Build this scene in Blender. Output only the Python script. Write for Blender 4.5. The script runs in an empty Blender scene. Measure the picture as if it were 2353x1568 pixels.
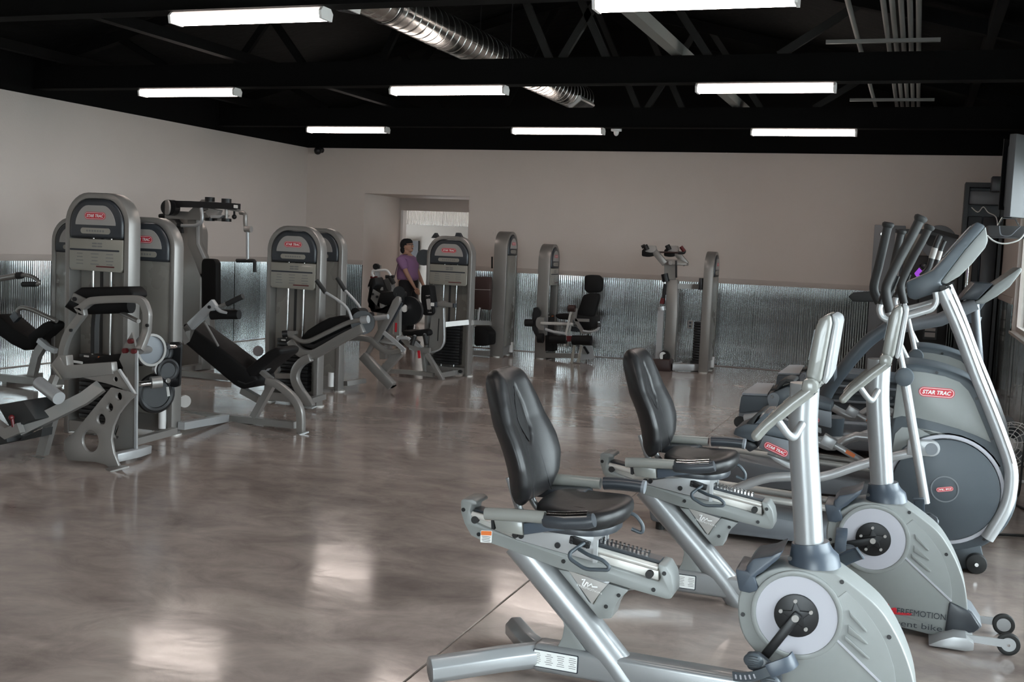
import bpy, bmesh, math, random
from mathutils import Vector, Matrix
V = Vector
random.seed(7)
S = bpy.context.scene
COL = S.collection
PI = math.pi

# ---------------------------------------------------------------- camera, sky, exposure
FPX, YAW, PITCH, ROLL, CAMH = 2552.9, 0.34592, 0.08442, 0.04314, 1.6
_c, _s = math.cos(YAW), math.sin(YAW)
_f0, _r0, _u0 = V((-_s, _c, 0)), V((_c, _s, 0)), V((0, 0, 1))
_f = _f0 * math.cos(PITCH) - _u0 * math.sin(PITCH)
_u = _u0 * math.cos(PITCH) + _f0 * math.sin(PITCH)
CR = _r0 * math.cos(ROLL) + _u * math.sin(ROLL)
CU = _u * math.cos(ROLL) - _r0 * math.sin(ROLL)
CF = _f
CO = V((0, 0, CAMH))
cam = bpy.data.cameras.new('camera'); camo = bpy.data.objects.new('camera', cam); COL.objects.link(camo)
cam.sensor_width = 36.0; cam.lens = 36.0 * FPX / 2353.0; cam.clip_start = 0.05; cam.clip_end = 200
m = Matrix.Identity(4)
for i in range(3):
    m[i][0], m[i][1], m[i][2], m[i][3] = CR[i], CU[i], -CF[i], CO[i]
camo.matrix_world = m
S.camera = camo
S.view_settings.view_transform = 'Standard'; S.view_settings.look = 'None'
S.view_settings.gamma = 1.0; S.view_settings.use_curve_mapping = False
S.view_settings.exposure = -0.12
SKY = 19.0          # daylight outside the side windows
LAMP = 22.0        # ceiling fixtures
w = bpy.data.worlds.new('sky'); S.world = w; w.use_nodes = True
bg = w.node_tree.nodes['Background']; bg.inputs[0].default_value = (0.87, 0.945, 1.0, 1); bg.inputs[1].default_value = SKY

# room dimensions, metres (camera stands at x=0, y=0)
XL, XR, YB, YF = -9.54, 1.02, 16.18, -1.5
ZW, ZN = 3.08, 1.205         # wall top, wainscot top
SILL, HEAD = 0.92, 2.35

def portal(x, y0, y1, z0, z1):
    l = bpy.data.lights.new('window_portal', 'AREA'); l.shape = 'RECTANGLE'
    l.size = y1 - y0; l.size_y = z1 - z0; l.cycles.is_portal = True
    o = bpy.data.objects.new('window_portal', l); COL.objects.link(o)
    o.location = (x, (y0 + y1) / 2, (z0 + z1) / 2)
    o.rotation_euler = Matrix(((0, 0, 1), (1, 0, 0), (0, 1, 0))).to_euler()   # local -Z looks to -X
# (y0, y1, sill, head): unseen near glazing, made tall to brighten the bike floor, ordinary windows beyond
WINS = [(-1.3, 0.6, .08, HEAD), (0.75, 2.65, .08, HEAD), (2.8, 4.7, .08, HEAD), (4.85, 6.75, .08, HEAD), (7.0, 8.9, SILL, HEAD), (9.05, 11.1, SILL, HEAD), (11.25, 13.3, SILL, HEAD)]
FWINS = [(-1.55, -0.4), (-.35, 0.8)]     # glazed door behind the photographer
FHEAD = 2.35
portal(XR + 0.12, -1.3, 6.75, .08, HEAD)
portal(XR + 0.12, 7.0, 13.3, SILL, HEAD)

# ---------------------------------------------------------------- pixel -> point on a real plane of the room
def ray(px, py):
    return CR * ((px - 1176.5) / FPX) - CU * ((py - 784.0) / FPX) + CF
def P(px, py, Y):
    d = ray(px, py); return CO + d * (Y / d.y)
def PX(px, py, X):
    d = ray(px, py); return CO + d * (X / d.x)
def PZ(px, py, z=0.0):
    d = ray(px, py); return CO + d * ((z - CAMH) / d.z)
def K(ox, oy, s):
    return lambda x, y, Y: P(ox + x / s, oy + y / s, Y)

# ---------------------------------------------------------------- materials
MATS = {}
def mat(name, col, rough=0.4, metal=0.0, var=0.08, scale=6.0, bump=0.0, coat=0.0, emit=None, es=0.0, rvar=0.05, spec=0.5, stretch=None, bscale=None):
    if name in MATS: return MATS[name]
    M = bpy.data.materials.new(name); M.use_nodes = True; nt = M.node_tree; N = nt.nodes; L = nt.links
    b = N['Principled BSDF']
    b.inputs['Metallic'].default_value = metal; b.inputs['Roughness'].default_value = rough
    b.inputs['Specular IOR Level'].default_value = spec
    b.inputs['Coat Weight'].default_value = coat
    tc = N.new('ShaderNodeTexCoord'); no = N.new('ShaderNodeTexNoise'); no.inputs['Scale'].default_value = scale; no.inputs['Detail'].default_value = 5
    src = tc.outputs['Object']
    if stretch:
        mp = N.new('ShaderNodeMapping'); mp.inputs['Scale'].default_value = stretch; L.new(src, mp.inputs[0]); src = mp.outputs[0]
    L.new(src, no.inputs['Vector'])
    mx = N.new('ShaderNodeMix'); mx.data_type = 'RGBA'
    mx.inputs[6].default_value = tuple(max(0, c * (1 - var)) for c in col) + (1,)
    mx.inputs[7].default_value = tuple(min(1, c * (1 + var)) for c in col) + (1,)
    L.new(no.outputs[0], mx.inputs[0]); L.new(mx.outputs[2], b.inputs['Base Color'])
    if rvar:
        mr = N.new('ShaderNodeMapRange'); mr.inputs[3].default_value = max(0.02, rough - rvar); mr.inputs[4].default_value = rough + rvar
        L.new(no.outputs[0], mr.inputs[0]); L.new(mr.outputs[0], b.inputs['Roughness'])
    if bump:
        n2 = N.new('ShaderNodeTexNoise'); n2.inputs['Scale'].default_value = bscale or scale * 8; n2.inputs['Detail'].default_value = 3
        L.new(src, n2.inputs['Vector'])
        bp = N.new('ShaderNodeBump'); bp.inputs['Strength'].default_value = bump; bp.inputs['Distance'].default_value = 0.01
        L.new(n2.outputs[0], bp.inputs['Height']); L.new(bp.outputs[0], b.inputs['Normal'])
    if emit:
        b.inputs['Emission Color'].default_value = emit + (1,); b.inputs['Emission Strength'].default_value = es
    MATS[name] = M
    return M

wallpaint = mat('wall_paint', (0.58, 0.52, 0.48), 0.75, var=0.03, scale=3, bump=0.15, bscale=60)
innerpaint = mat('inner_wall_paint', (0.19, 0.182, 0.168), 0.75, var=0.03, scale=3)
trimpaint = mat('trim_paint', (0.46, 0.405, 0.37), 0.6, var=0.04)
black = mat('black_ceiling_paint', (0.0038, 0.0038, 0.0037), 0.85, var=0.2, scale=3, spec=0.1)
insul = mat('black_insulation', (0.004, 0.0045, 0.0043), 0.8, var=0.5, scale=3, bump=1.0, bscale=9, spec=0.08)
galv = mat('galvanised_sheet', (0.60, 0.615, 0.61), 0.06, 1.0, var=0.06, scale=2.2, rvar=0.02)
galv_shade = mat('shaded_galvanised_sheet', (0.30, 0.315, 0.315), 0.13, 1.0, var=0.08, scale=2.2, rvar=0.02)  # same sheet, colour darkened to stand for weaker window reflections
web_lit = mat('truss_web_lit', (0.022, 0.022, 0.021), 0.7, spec=0.15)
duct_m = mat('spiral_duct_metal', (0.62, 0.62, 0.60), 0.22, 1.0, var=0.12, scale=4)
conduit = mat('conduit_grey', (0.15, 0.15, 0.14), 0.6, 0.0)
silver = mat('silver_frame_paint', (0.25, 0.236, 0.224), 0.36, 0.5, var=0.03, scale=40, rvar=0.0)
silver_lt = mat('light_silver_paint', (0.40, 0.405, 0.41), 0.33, 0.35, var=0.02, scale=40, rvar=0.0)
bikegrey = mat('bike_grey_plastic', (0.215, 0.223, 0.218), 0.38, 0.0, var=0.03, scale=30, bump=0.02, bscale=400)
biketube = mat('bike_tube_paint', (0.28, 0.285, 0.29), 0.30, 0.35, var=0.01, scale=60, rvar=0.0, coat=0.2)
handlegrey = mat('handle_grey_plastic', (0.19, 0.19, 0.175), 0.25, 0.0, var=0.04, coat=0.4)
ringwhite = mat('pale_ring_plastic', (0.40, 0.395, 0.43), 0.45, 0.0, var=0.02)
charcoal = mat('charcoal_plastic', (0.030, 0.034, 0.040), 0.34, var=0.1, scale=20)
slate = mat('slate_plastic', (0.055, 0.066, 0.077), 0.42, var=0.06, scale=20, bump=0.02, bscale=500)
slate_lt = mat('pale_slate_plastic', (0.15, 0.16, 0.175), 0.45, var=0.05)
bluegrey = mat('blue_grey_plastic', (0.05, 0.063, 0.082), 0.35, var=0.06)
vinyl = mat('black_vinyl', (0.011, 0.0105, 0.011), 0.38, var=0.15, scale=30, bump=0.06, bscale=350, spec=0.36)
dkvinyl = mat('matt_black_vinyl', (0.0055, 0.005, 0.0052), 0.6, var=0.2, scale=20, bump=0.05, bscale=250, spec=0.22)
brownvinyl = mat('dark_brown_vinyl', (0.030, 0.013, 0.011), 0.45, var=0.2, scale=10)
rubber = mat('black_rubber', (0.014, 0.014, 0.014), 0.6, var=0.2)
chrome = mat('chrome', (0.75, 0.75, 0.75), 0.12, 1.0, var=0.03)
rawmetal = mat('brushed_rail', (0.52, 0.50, 0.47), 0.35, 0.25, var=0.08, scale=20)
ironblack = mat('black_iron', (0.012, 0.012, 0.013), 0.4, 0.3, var=0.2)
badge = mat('badge_grey', (0.30, 0.28, 0.265), 0.4, 0.0, var=0.03)
shroud = mat('smoked_shroud', (0.175, 0.163, 0.145), 0.28, 0.0, var=0.08, scale=2, coat=0.3)
placard_m = mat('beige_placard', (0.25, 0.232, 0.20), 0.3, var=0.07, scale=3, coat=0.3)
white = mat('white_enamel', (0.74, 0.73, 0.72), 0.4, var=0.02)
paper = mat('white_sticker', (0.72, 0.72, 0.70), 0.5, var=0.03)
red = mat('logo_red', (0.50, 0.012, 0.025), 0.4, var=0.05)
redplastic = mat('red_knob', (0.09, 0.006, 0.008), 0.4, var=0.1)
orange = mat('orange_sticker', (0.68, 0.16, 0.03), 0.5, var=0.05)
ink = mat('dark_ink', (0.022, 0.026, 0.035), 0.5, var=0.05)
greyink = mat('grey_ink', (0.16, 0.155, 0.15), 0.6, var=0.05)
skin = mat('skin', (0.42, 0.24, 0.17), 0.5, var=0.05)
shirt = mat('lavender_cotton', (0.26, 0.14, 0.27), 0.85, var=0.08, scale=30, bump=0.2, bscale=60)
cloth_black = mat('black_cotton', (0.010, 0.010, 0.012), 0.9, var=0.2, bump=0.2, bscale=60)
strapm = mat('purple_strap', (0.035, 0.015, 0.05), 0.7)
woodbrown = mat('dark_brown_wood', (0.045, 0.022, 0.018), 0.45, var=0.3, scale=3, stretch=(1, 1, 8))
tvgrey = mat('television_grey', (0.07, 0.07, 0.073), 0.65, var=0.03)
lamp_white = mat('lamp_housing', (0.80, 0.78, 0.76), 0.5, var=0.02)
diffuser = mat('lamp_diffuser', (0.9, 0.9, 0.9), 0.5, emit=(1.0, 0.865, 0.79), es=LAMP, var=0.0)
purple = mat('purple_plastic', (0.34, 0.08, 0.62), 0.3, emit=(0.45, 0.08, 0.9), es=0.55)
screen_green = mat('green_display', (0.2, 0.6, 0.4), 0.3, emit=(0.25, 0.9, 0.5), es=0.8)
asphalt = mat('pale_concrete_outside', (0.42, 0.42, 0.40), 0.9, var=0.1, scale=1)
redcloth = mat('red_plastic', (0.55, 0.03, 0.03), 0.4)
yellow = mat('yellow_sticker', (0.6, 0.5, 0.05), 0.5)

def floor_material():
    M = bpy.data.materials.new('polished_concrete'); M.use_nodes = True; nt = M.node_tree; N = nt.nodes; L = nt.links
    b = N['Principled BSDF']
    ge = N.new('ShaderNodeNewGeometry')
    mp = N.new('ShaderNodeMapping'); mp.inputs['Scale'].default_value = (0.55, 0.8, 1); L.new(ge.outputs['Position'], mp.inputs[0])
    n1 = N.new('ShaderNodeTexNoise'); n1.inputs['Scale'].default_value = 1.1; n1.inputs['Detail'].default_value = 7; n1.inputs['Roughness'].default_value = 0.62; n1.inputs['Distortion'].default_value = 0.35
    n2 = N.new('ShaderNodeTexNoise'); n2.inputs['Scale'].default_value = 4.5; n2.inputs['Detail'].default_value = 8; n2.inputs['Roughness'].default_value = 0.7; n2.inputs['Distortion'].default_value = 0.7
    L.new(mp.outputs[0], n1.inputs['Vector']); L.new(mp.outputs[0], n2.inputs['Vector'])
    r1 = N.new('ShaderNodeValToRGB'); e = r1.color_ramp.elements
    e[0].position = 0.30; e[0].color = (0.165, 0.132, 0.121, 1); e[1].position = 0.70; e[1].color = (0.415, 0.345, 0.305, 1)
    x = e.new(0.50); x.color = (0.305, 0.248, 0.218, 1)
    L.new(n1.outputs[0], r1.inputs[0])
    r2 = N.new('ShaderNodeValToRGB'); e = r2.color_ramp.elements
    e[0].position = 0.32; e[0].color = (0.62, 0.60, 0.62, 1); e[1].position = 0.62; e[1].color = (1.1, 1.1, 1.1, 1)
    L.new(n2.outputs[0], r2.inputs[0])
    mx = N.new('ShaderNodeMix'); mx.data_type = 'RGBA'; mx.blend_type = 'MULTIPLY'; mx.inputs[0].default_value = 0.75
    L.new(r1.outputs[0], mx.inputs[6]); L.new(r2.outputs[0], mx.inputs[7]); L.new(mx.outputs[2], b.inputs['Base Color'])
    mr = N.new('ShaderNodeMapRange'); mr.inputs[1].default_value = 0.3; mr.inputs[2].default_value = 0.7; mr.inputs[3].default_value = 0.10; mr.inputs[4].default_value = 0.17
    L.new(n2.outputs[0], mr.inputs[0]); L.new(mr.outputs[0], b.inputs['Roughness'])
    b.inputs['Specular IOR Level'].default_value = 0.62
    n3 = N.new('ShaderNodeTexNoise'); n3.inputs['Scale'].default_value = 3.2; n3.inputs['Detail'].default_value = 4; n3.inputs['Distortion'].default_value = 0.3
    L.new(mp.outputs[0], n3.inputs['Vector'])
    bp = N.new('ShaderNodeBump'); bp.inputs['Strength'].default_value = 0.075; bp.inputs['Distance'].default_value = 0.03
    L.new(n3.outputs[0], bp.inputs['Height']); L.new(bp.outputs[0], b.inputs['Normal'])
    return M
concrete = floor_material()

def glass_material():
    M = bpy.data.materials.new('window_glass'); M.use_nodes = True; nt = M.node_tree; N = nt.nodes; L = nt.links
    N.remove(N['Principled BSDF']); out = N['Material Output']
    t = N.new('ShaderNodeBsdfTransparent'); t.inputs[0].default_value = (0.93, 0.96, 0.96, 1)
    g = N.new('ShaderNodeBsdfGlossy'); g.inputs['Roughness'].default_value = 0.02
    fr = N.new('ShaderNodeFresnel'); fr.inputs[0].default_value = 1.45
    mx = N.new('ShaderNodeMixShader'); L.new(fr.outputs[0], mx.inputs[0]); L.new(t.outputs[0], mx.inputs[1]); L.new(g.outputs[0], mx.inputs[2])
    L.new(mx.outputs[0], out.inputs[0])
    return M
glass = glass_material()

# ---------------------------------------------------------------- geometry helpers (world coordinates)
def cr(pts, n=5, closed=False):
    """Catmull-Rom through points"""
    pts = [V(p) for p in pts]; out = []; N = len(pts)
    rng = range(N) if closed else range(N - 1)
    for i in rng:
        if closed: a, b, c, d = pts[(i - 1) % N], pts[i], pts[(i + 1) % N], pts[(i + 2) % N]
        else: a, b, c, d = pts[max(i - 1, 0)], pts[i], pts[i + 1], pts[min(i + 2, N - 1)]
        for k in range(n):
            t = k / n
            out.append(0.5 * ((2 * b) + (c - a) * t + (2 * a - 5 * b + 4 * c - d) * t * t + (3 * b - a - 3 * c + d) * t ** 3))
    if not closed: out.append(pts[-1])
    return out
def fil(pts, r=0.03, k=4, closed=False):
    """round the corners of a polyline"""
    pts = [V(p) for p in pts]; out = []; N = len(pts)
    for i, p in enumerate(pts):
        if not closed and i in (0, N - 1): out.append(p); continue
        a, b = pts[i - 1] - p, pts[(i + 1) % N] - p
        rr = min(r, a.length * 0.45, b.length * 0.45)
        p0, p2 = p + a.normalized() * rr, p + b.normalized() * rr
        for j in range(k + 1):
            t = j / k; out.append(p0 * (1 - t) ** 2 + p * 2 * t * (1 - t) + p2 * t * t)
    return out
class G:
    def __init__(s): s.v = []; s.f = []
    def add(s, vs, fs):
        o = len(s.v); s.v += [V(p) for p in vs]; s.f += [tuple(i + o for i in f) for f in fs]; return s
    def box(s, c, size, rot=None):
        c = V(c); hx, hy, hz = size[0] / 2, size[1] / 2, size[2] / 2
        vs = [V((x * hx, y * hy, z * hz)) for x in (-1, 1) for y in (-1, 1) for z in (-1, 1)]
        if rot is not None: vs = [rot @ p for p in vs]
        return s.add([p + c for p in vs], [(0, 1, 3, 2), (4, 6, 7, 5), (0, 4, 5, 1), (2, 3, 7, 6), (0, 2, 6, 4), (1, 5, 7, 3)])
    def b2(s, lo, hi):
        lo, hi = V(lo), V(hi); return s.box((lo + hi) / 2, hi - lo)
    def sweep(s, pts, sec, ref=(0, 1, 0), closed=False, scale=None, caps=True):
        """sec: list of (a,b): a along ref-ish side, b along the normal"""
        pts = [V(p) for p in pts]; N = len(pts); n = len(sec); ref = V(ref); vs = []; a0 = None
        for i, p in enumerate(pts):
            if closed: t = pts[(i + 1) % N] - pts[i - 1]
            else: t = pts[min(i + 1, N - 1)] - pts[max(i - 1, 0)]
            t.normalize()
            base = ref if a0 is None else a0
            a = base - t * base.dot(t)
            if a.length < 0.15: a = (V((1, 0, 0)) - t * t.x) if abs(t.x) < 0.9 else (V((0, 0, 1)) - t * t.z)
            a.normalize(); a0 = a; b = t.cross(a)
            k = 1.0 if scale is None else scale[i]
            if 0 < i < N - 1 and len(sec) == 4:
                d1 = (pts[i] - pts[i - 1]).normalized(); d2 = (pts[i + 1] - pts[i]).normalized()
                cs = max(0.5, math.sqrt(max(0.0, (1 + d1.dot(d2)) / 2)))
            else: cs = 1
            vs += [p + a * (q[0] * k) + b * (q[1] * k / cs) for q in sec]
        fs = []
        for i in range(N if closed else N - 1):
            j = (i + 1) % N
            for q in range(n): fs.append((i * n + q, i * n + (q + 1) % n, j * n + (q + 1) % n, j * n + q))
        if not closed and caps:
            fs.append(tuple(range(n))[::-1]); fs.append(tuple((N - 1) * n + q for q in range(n)))
        return s.add(vs, fs)
    def tube(s, pts, r, n=10, **k):
        ra, rb = (r, r) if not isinstance(r, tuple) else r
        return s.sweep(pts, [(ra * math.cos(2 * PI * q / n), rb * math.sin(2 * PI * q / n)) for q in range(n)], **k)
    def bar(s, pts, w, h, **k):
        return s.sweep(pts, [(-w / 2, -h / 2), (w / 2, -h / 2), (w / 2, h / 2), (-w / 2, h / 2)], **k)
    def cyl(s, p, q, r, n=16):
        return s.tube([p, q], r, n)
    def disc(s, c, ax, r, t, n=28):
        c = V(c); ax = V(ax).normalized(); return s.tube([c - ax * t / 2, c + ax * t / 2], r, n, ref=(0.3, 0.2, 1))
    def ringp(s, c, ax, r, rt, n=32, m=8):
        c = V(c); ax = V(ax).normalized(); e = ax.orthogonal().normalized(); g = ax.cross(e)
        return s.tube([c + (e * math.cos(2 * PI * i / n) + g * math.sin(2 * PI * i / n)) * r for i in range(n)], rt, m, closed=True, ref=ax)
    def washer(s, c, ax, r0, r1, t, n=40):
        c = V(c); ax = V(ax).normalized(); e = ax.orthogonal().normalized(); g = ax.cross(e)
        return s.sweep([c + (e * math.cos(2 * PI * i / n) + g * math.sin(2 * PI * i / n)) * ((r0 + r1) / 2) for i in range(n)],
                       [(-t / 2, -(r1 - r0) / 2), (t / 2, -(r1 - r0) / 2), (t / 2, (r1 - r0) / 2), (-t / 2, (r1 - r0) / 2)], closed=True, ref=ax)
    def prism(s, out, d, holes=()):
        out = [V(p) for p in out]; d = V(d)
        if not holes:
            n = len(out)
            return s.add(out + [p + d for p in out], [tuple(range(n))[::-1], tuple(range(n, 2 * n))] + [(i, (i + 1) % n, n + (i + 1) % n, n + i) for i in range(n)])
        bm = bmesh.new(); es = []; loops = [out] + [[V(p) for p in h] for h in holes]; idx = []
        for lp in loops:
            vs = [bm.verts.new(p) for p in lp]
            for i in range(len(vs)): es.append(bm.edges.new((vs[i], vs[(i + 1) % len(vs)])))
        bmesh.ops.triangle_fill(bm, use_beauty=True, use_dissolve=False, edges=es)
        bm.verts.index_update(); n = len(bm.verts); vs = [v.co.copy() for v in bm.verts]
        fs = [tuple(v.index for v in f.verts) for f in bm.faces]; bm.free()
        side = []; o = 0
        for lp in loops:
            k = len(lp); side += [(o + i, o + (i + 1) % k, n + o + (i + 1) % k, n + o + i) for i in range(k)]; o += k
        return s.add(vs + [p + d for p in vs], [f[::-1] for f in fs] + [tuple(i + n for i in f) for f in fs] + side)
    def sph(s, c, r, n=14, m=9):
        c = V(c); rx, ry, rz = r if isinstance(r, tuple) else (r, r, r); vs = [c + V((0, 0, rz))]; fs = []
        for i in range(1, m):
            t = PI * i / m
            vs += [c + V((rx * math.sin(t) * math.cos(2 * PI * j / n), ry * math.sin(t) * math.sin(2 * PI * j / n), rz * math.cos(t))) for j in range(n)]
        vs.append(c - V((0, 0, rz)))
        for j in range(n): fs.append((0, 1 + j, 1 + (j + 1) % n))
        for i in range(m - 2):
            for j in range(n): a = 1 + i * n; fs.append((a + j, a + n + j, a + n + (j + 1) % n, a + (j + 1) % n))
        l = len(vs) - 1; a = 1 + (m - 2) * n
        for j in range(n): fs.append((l, a + (j + 1) % n, a + j))
        return s.add(vs, fs)

def circ(c, e, g, r, n=20, r2=None):
    c, e, g = V(c), V(e), V(g); r2 = r2 or r
    return [c + e * (r * math.cos(2 * PI * i / n)) + g * (r2 * math.sin(2 * PI * i / n)) for i in range(n)]
def rrect(c, e, g, w, h, r, k=5):
    c, e, g = V(c), V(e), V(g); r = min(r, w / 2 - 1e-4, h / 2 - 1e-4); out = []
    for sx, sy, a0 in ((1, 1, 0), (-1, 1, 90), (-1, -1, 180), (1, -1, 270)):
        for i in range(k + 1):
            a = math.radians(a0 + 90 * i / k)
            out.append(c + e * (sx * (w / 2 - r) + r * math.cos(a)) + g * (sy * (h / 2 - r) + r * math.sin(a)))
    return out

WPOS = {}
def wpos(o):
    return WPOS.get(o.name, V((0, 0, 0))) if o else V((0, 0, 0))
def tagit(o, label=None, cat=None, group=None, kind=None):
    if label: o['label'] = label
    if cat: o['category'] = cat
    if group: o['group'] = group
    if kind: o['kind'] = kind
    return o
def thing(name, label, cat, loc, group=None):
    o = bpy.data.objects.new(name, None); COL.objects.link(o); o.location = loc; o.empty_display_size = 0.1
    WPOS[o.name] = V(loc)
    return tagit(o, label, cat, group)
def part(name, g, material, parent=None, bevel=0, seg=2, label=None, angle=38, cat=None, group=None, kind=None, flat=False, bang=30):
    off = wpos(parent)
    me = bpy.data.meshes.new(name)
    bm = bmesh.new(); vs = [bm.verts.new(p - off) for p in g.v]
    for f in g.f:
        try: bm.faces.new([vs[i] for i in f])
        except ValueError: pass
    bmesh.ops.recalc_face_normals(bm, faces=bm.faces)
    if bevel:
        es = [e for e in bm.edges if len(e.link_faces) == 2 and e.calc_face_angle(0) > math.radians(bang)]
        bmesh.ops.bevel(bm, geom=es, offset=bevel, segments=seg, affect='EDGES', clamp_overlap=True, profile=0.5)
    bm.to_mesh(me); bm.free()
    if not flat:
        me.shade_smooth(); me.set_sharp_from_angle(angle=math.radians(angle))
    me.materials.append(material)
    o = bpy.data.objects.new(name, me); COL.objects.link(o)
    if parent: o.parent = parent
    WPOS[o.name] = off
    return tagit(o, label, cat, group, kind)
def struct(name, g, material, parent=None, **k):
    return part(name, g, material, parent, kind=None if parent else 'structure', **k)
def lettering(s, size, org, ex, up, material, parent, name='lettering', ext=0.0008, shear=0.0, bold=0.0, align='CENTER', width=None, height=None):
    """flat print: org = centre, ex = reading direction, up"""
    cu = bpy.data.curves.new('text', 'FONT'); cu.body = s; cu.size = size; cu.shear = shear; cu.offset = bold * size; cu.extrude = 0
    cu.resolution_u = 3
    cu.align_x = align; cu.align_y = 'CENTER'
    t = bpy.data.objects.new('text', cu); COL.objects.link(t)
    bpy.context.view_layer.update()
    me = bpy.data.meshes.new_from_object(t.evaluated_get(bpy.context.evaluated_depsgraph_get()))
    bpy.data.objects.remove(t); bpy.data.curves.remove(cu)
    ex = V(ex).normalized(); up = V(up).normalized(); nz = ex.cross(up)
    xs = [v.co.x for v in me.vertices]; ys = [v.co.y for v in me.vertices]
    cx, cy = (min(xs) + max(xs)) / 2, (min(ys) + max(ys)) / 2
    kx = width / (max(xs) - min(xs)) if width else 1; ky = height / (max(ys) - min(ys)) if height else kx
    off = wpos(parent)
    for v in me.vertices: v.co = V(org) + ex * ((v.co.x - cx) * kx) + up * ((v.co.y - cy) * ky) + nz * ext - off
    me.materials.clear(); me.materials.append(material); me.name = name
    o = bpy.data.objects.new(name, me); COL.objects.link(o); o.parent = parent; WPOS[o.name] = off
    return o
def logo_pill(c, ex, up, w, parent, words='STAR TRAC', h=None):
    """red pill badge with a white keyline and slanted white capitals"""
    ex, up = V(ex).normalized(), V(up).normalized(); nz = ex.cross(up); h = h or w * 0.29; c = V(c)
    p = part('logo_badge', G().prism(rrect(c, ex, up, w, h, h / 2, 6), nz * 0.0015), red, parent, label='red rounded logo badge')
    k = G(); a = rrect(c + nz * 0.0018, ex, up, w * 0.955, h * 0.84, h, 6); b = rrect(c + nz * 0.0018, ex, up, w * 0.925, h * 0.74, h, 6); n = len(a)
    k.add(a + b, [(i, (i + 1) % n, n + (i + 1) % n, n + i) for i in range(n)])
    part('logo_outline', k, white, p, flat=True)
    lettering(words, h * 0.6, c, ex, up, white, p, ext=0.0022, shear=0.25, bold=0.035, width=w * 0.80, height=h * 0.42)
    return p
def copy_tree(o, parent=None, loc=None, label=None, group=None):
    c = o.copy(); COL.objects.link(c)
    if parent: c.parent = parent
    if loc is not None: c.location = loc
    WPOS[c.name] = WPOS.get(o.name, V((0, 0, 0))).copy()
    if label: c['label'] = label
    if group: c['group'] = group
    for ch in o.children: copy_tree(ch, c)
    return c
# ================================================================ ROOM
DX0, DX1, DZ = -8.47, -6.64, 2.36          # passage opening in the back wall
fl = struct('floor', G().b2((XL - .2, YF - .2, -0.20), (XR + .2, 20.6, -0.008)), concrete)
JX, JY, gap = -1.655, 6.87, 0.006
for x0, x1 in ((XL - .2, JX - gap), (JX + gap, XR + .2)):
    for y0, y1 in ((YF - .2, JY - gap), (JY + gap, 20.6)):
        part('slab', G().b2((x0, y0, -0.008), (x1, y1, 0)), concrete, fl, flat=True)
T = 0.16
wb = struct('wall_back', G().b2((XL - T, YB, 0), (DX0, YB + T, ZW)).b2((DX1, YB, 0), (XR + T, YB + T, ZW)).b2((DX0, YB, DZ), (DX1, YB + T, ZW)), wallpaint)
wl = struct('wall_left', G().b2((XL - T, YF, 0), (XL, YB, ZW)), wallpaint)
fx0, fx1 = FWINS[0][0], FWINS[-1][1]
wf = struct('wall_front', G().b2((XL - T, YF - T, 0), (fx0, YF, ZW)).b2((fx1, YF - T, 0), (XR + T, YF, ZW)).b2((fx0, YF - T, FHEAD), (fx1, YF, ZW)), wallpaint)
for i, (a, b) in enumerate(FWINS):
    t = .05; y0, y1 = YF - .12, YF - .04
    wn = struct('window_%d' % (8 + i), G().b2((a, y0, .0), (a + t, y1, FHEAD)).b2((b - t, y0, 0), (b, y1, FHEAD)).b2((a + t, y0, 0), (b - t, y1, .1)).b2((a + t, y0, FHEAD - t), (b - t, y1, FHEAD)).b2((b, y0, 0), (b + .05, y1, FHEAD)), trimpaint)
    part('pane', G().b2((a + t, YF - .083, .1), (b - t, YF - .077, FHEAD - t)), glass, wn)
g = G(); yy = YF
for a, b, z0, z1 in WINS:
    g.b2((XR, yy, 0), (XR + T, a, ZW)).b2((XR, a, 0), (XR + T, b, z0)).b2((XR, a, z1), (XR + T, b, ZW)); yy = b
g.b2((XR, yy, 0), (XR + T, YB, ZW))
wr = struct('wall_right', g, wallpaint)
for i, (a, b, z0, z1) in enumerate(WINS):
    g = G(); t = 0.05
    g.b2((XR + .04, a, z0), (XR + .12, a + t, z1)).b2((XR + .04, b - t, z0), (XR + .12, b, z1))
    g.b2((XR + .04, a + t, z0), (XR + .12, b - t, z0 + t)).b2((XR + .04, a + t, z1 - t), (XR + .12, b - t, z1))
    wn = struct('window_%d' % (i + 1), g, trimpaint)
    part('pane', G().b2((XR + .075, a + t, z0 + t), (XR + .081, b - t, z1 - t)), glass, wn)
    part('window_sill', G().b2((XR - .03, a - .02, z0 - .03), (XR + .04, b + .02, z0)), trimpaint, wn)
struct('ground_outside', G().b2((XR + .3, -12, -0.3), (30, 24, -0.2)), asphalt)

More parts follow.
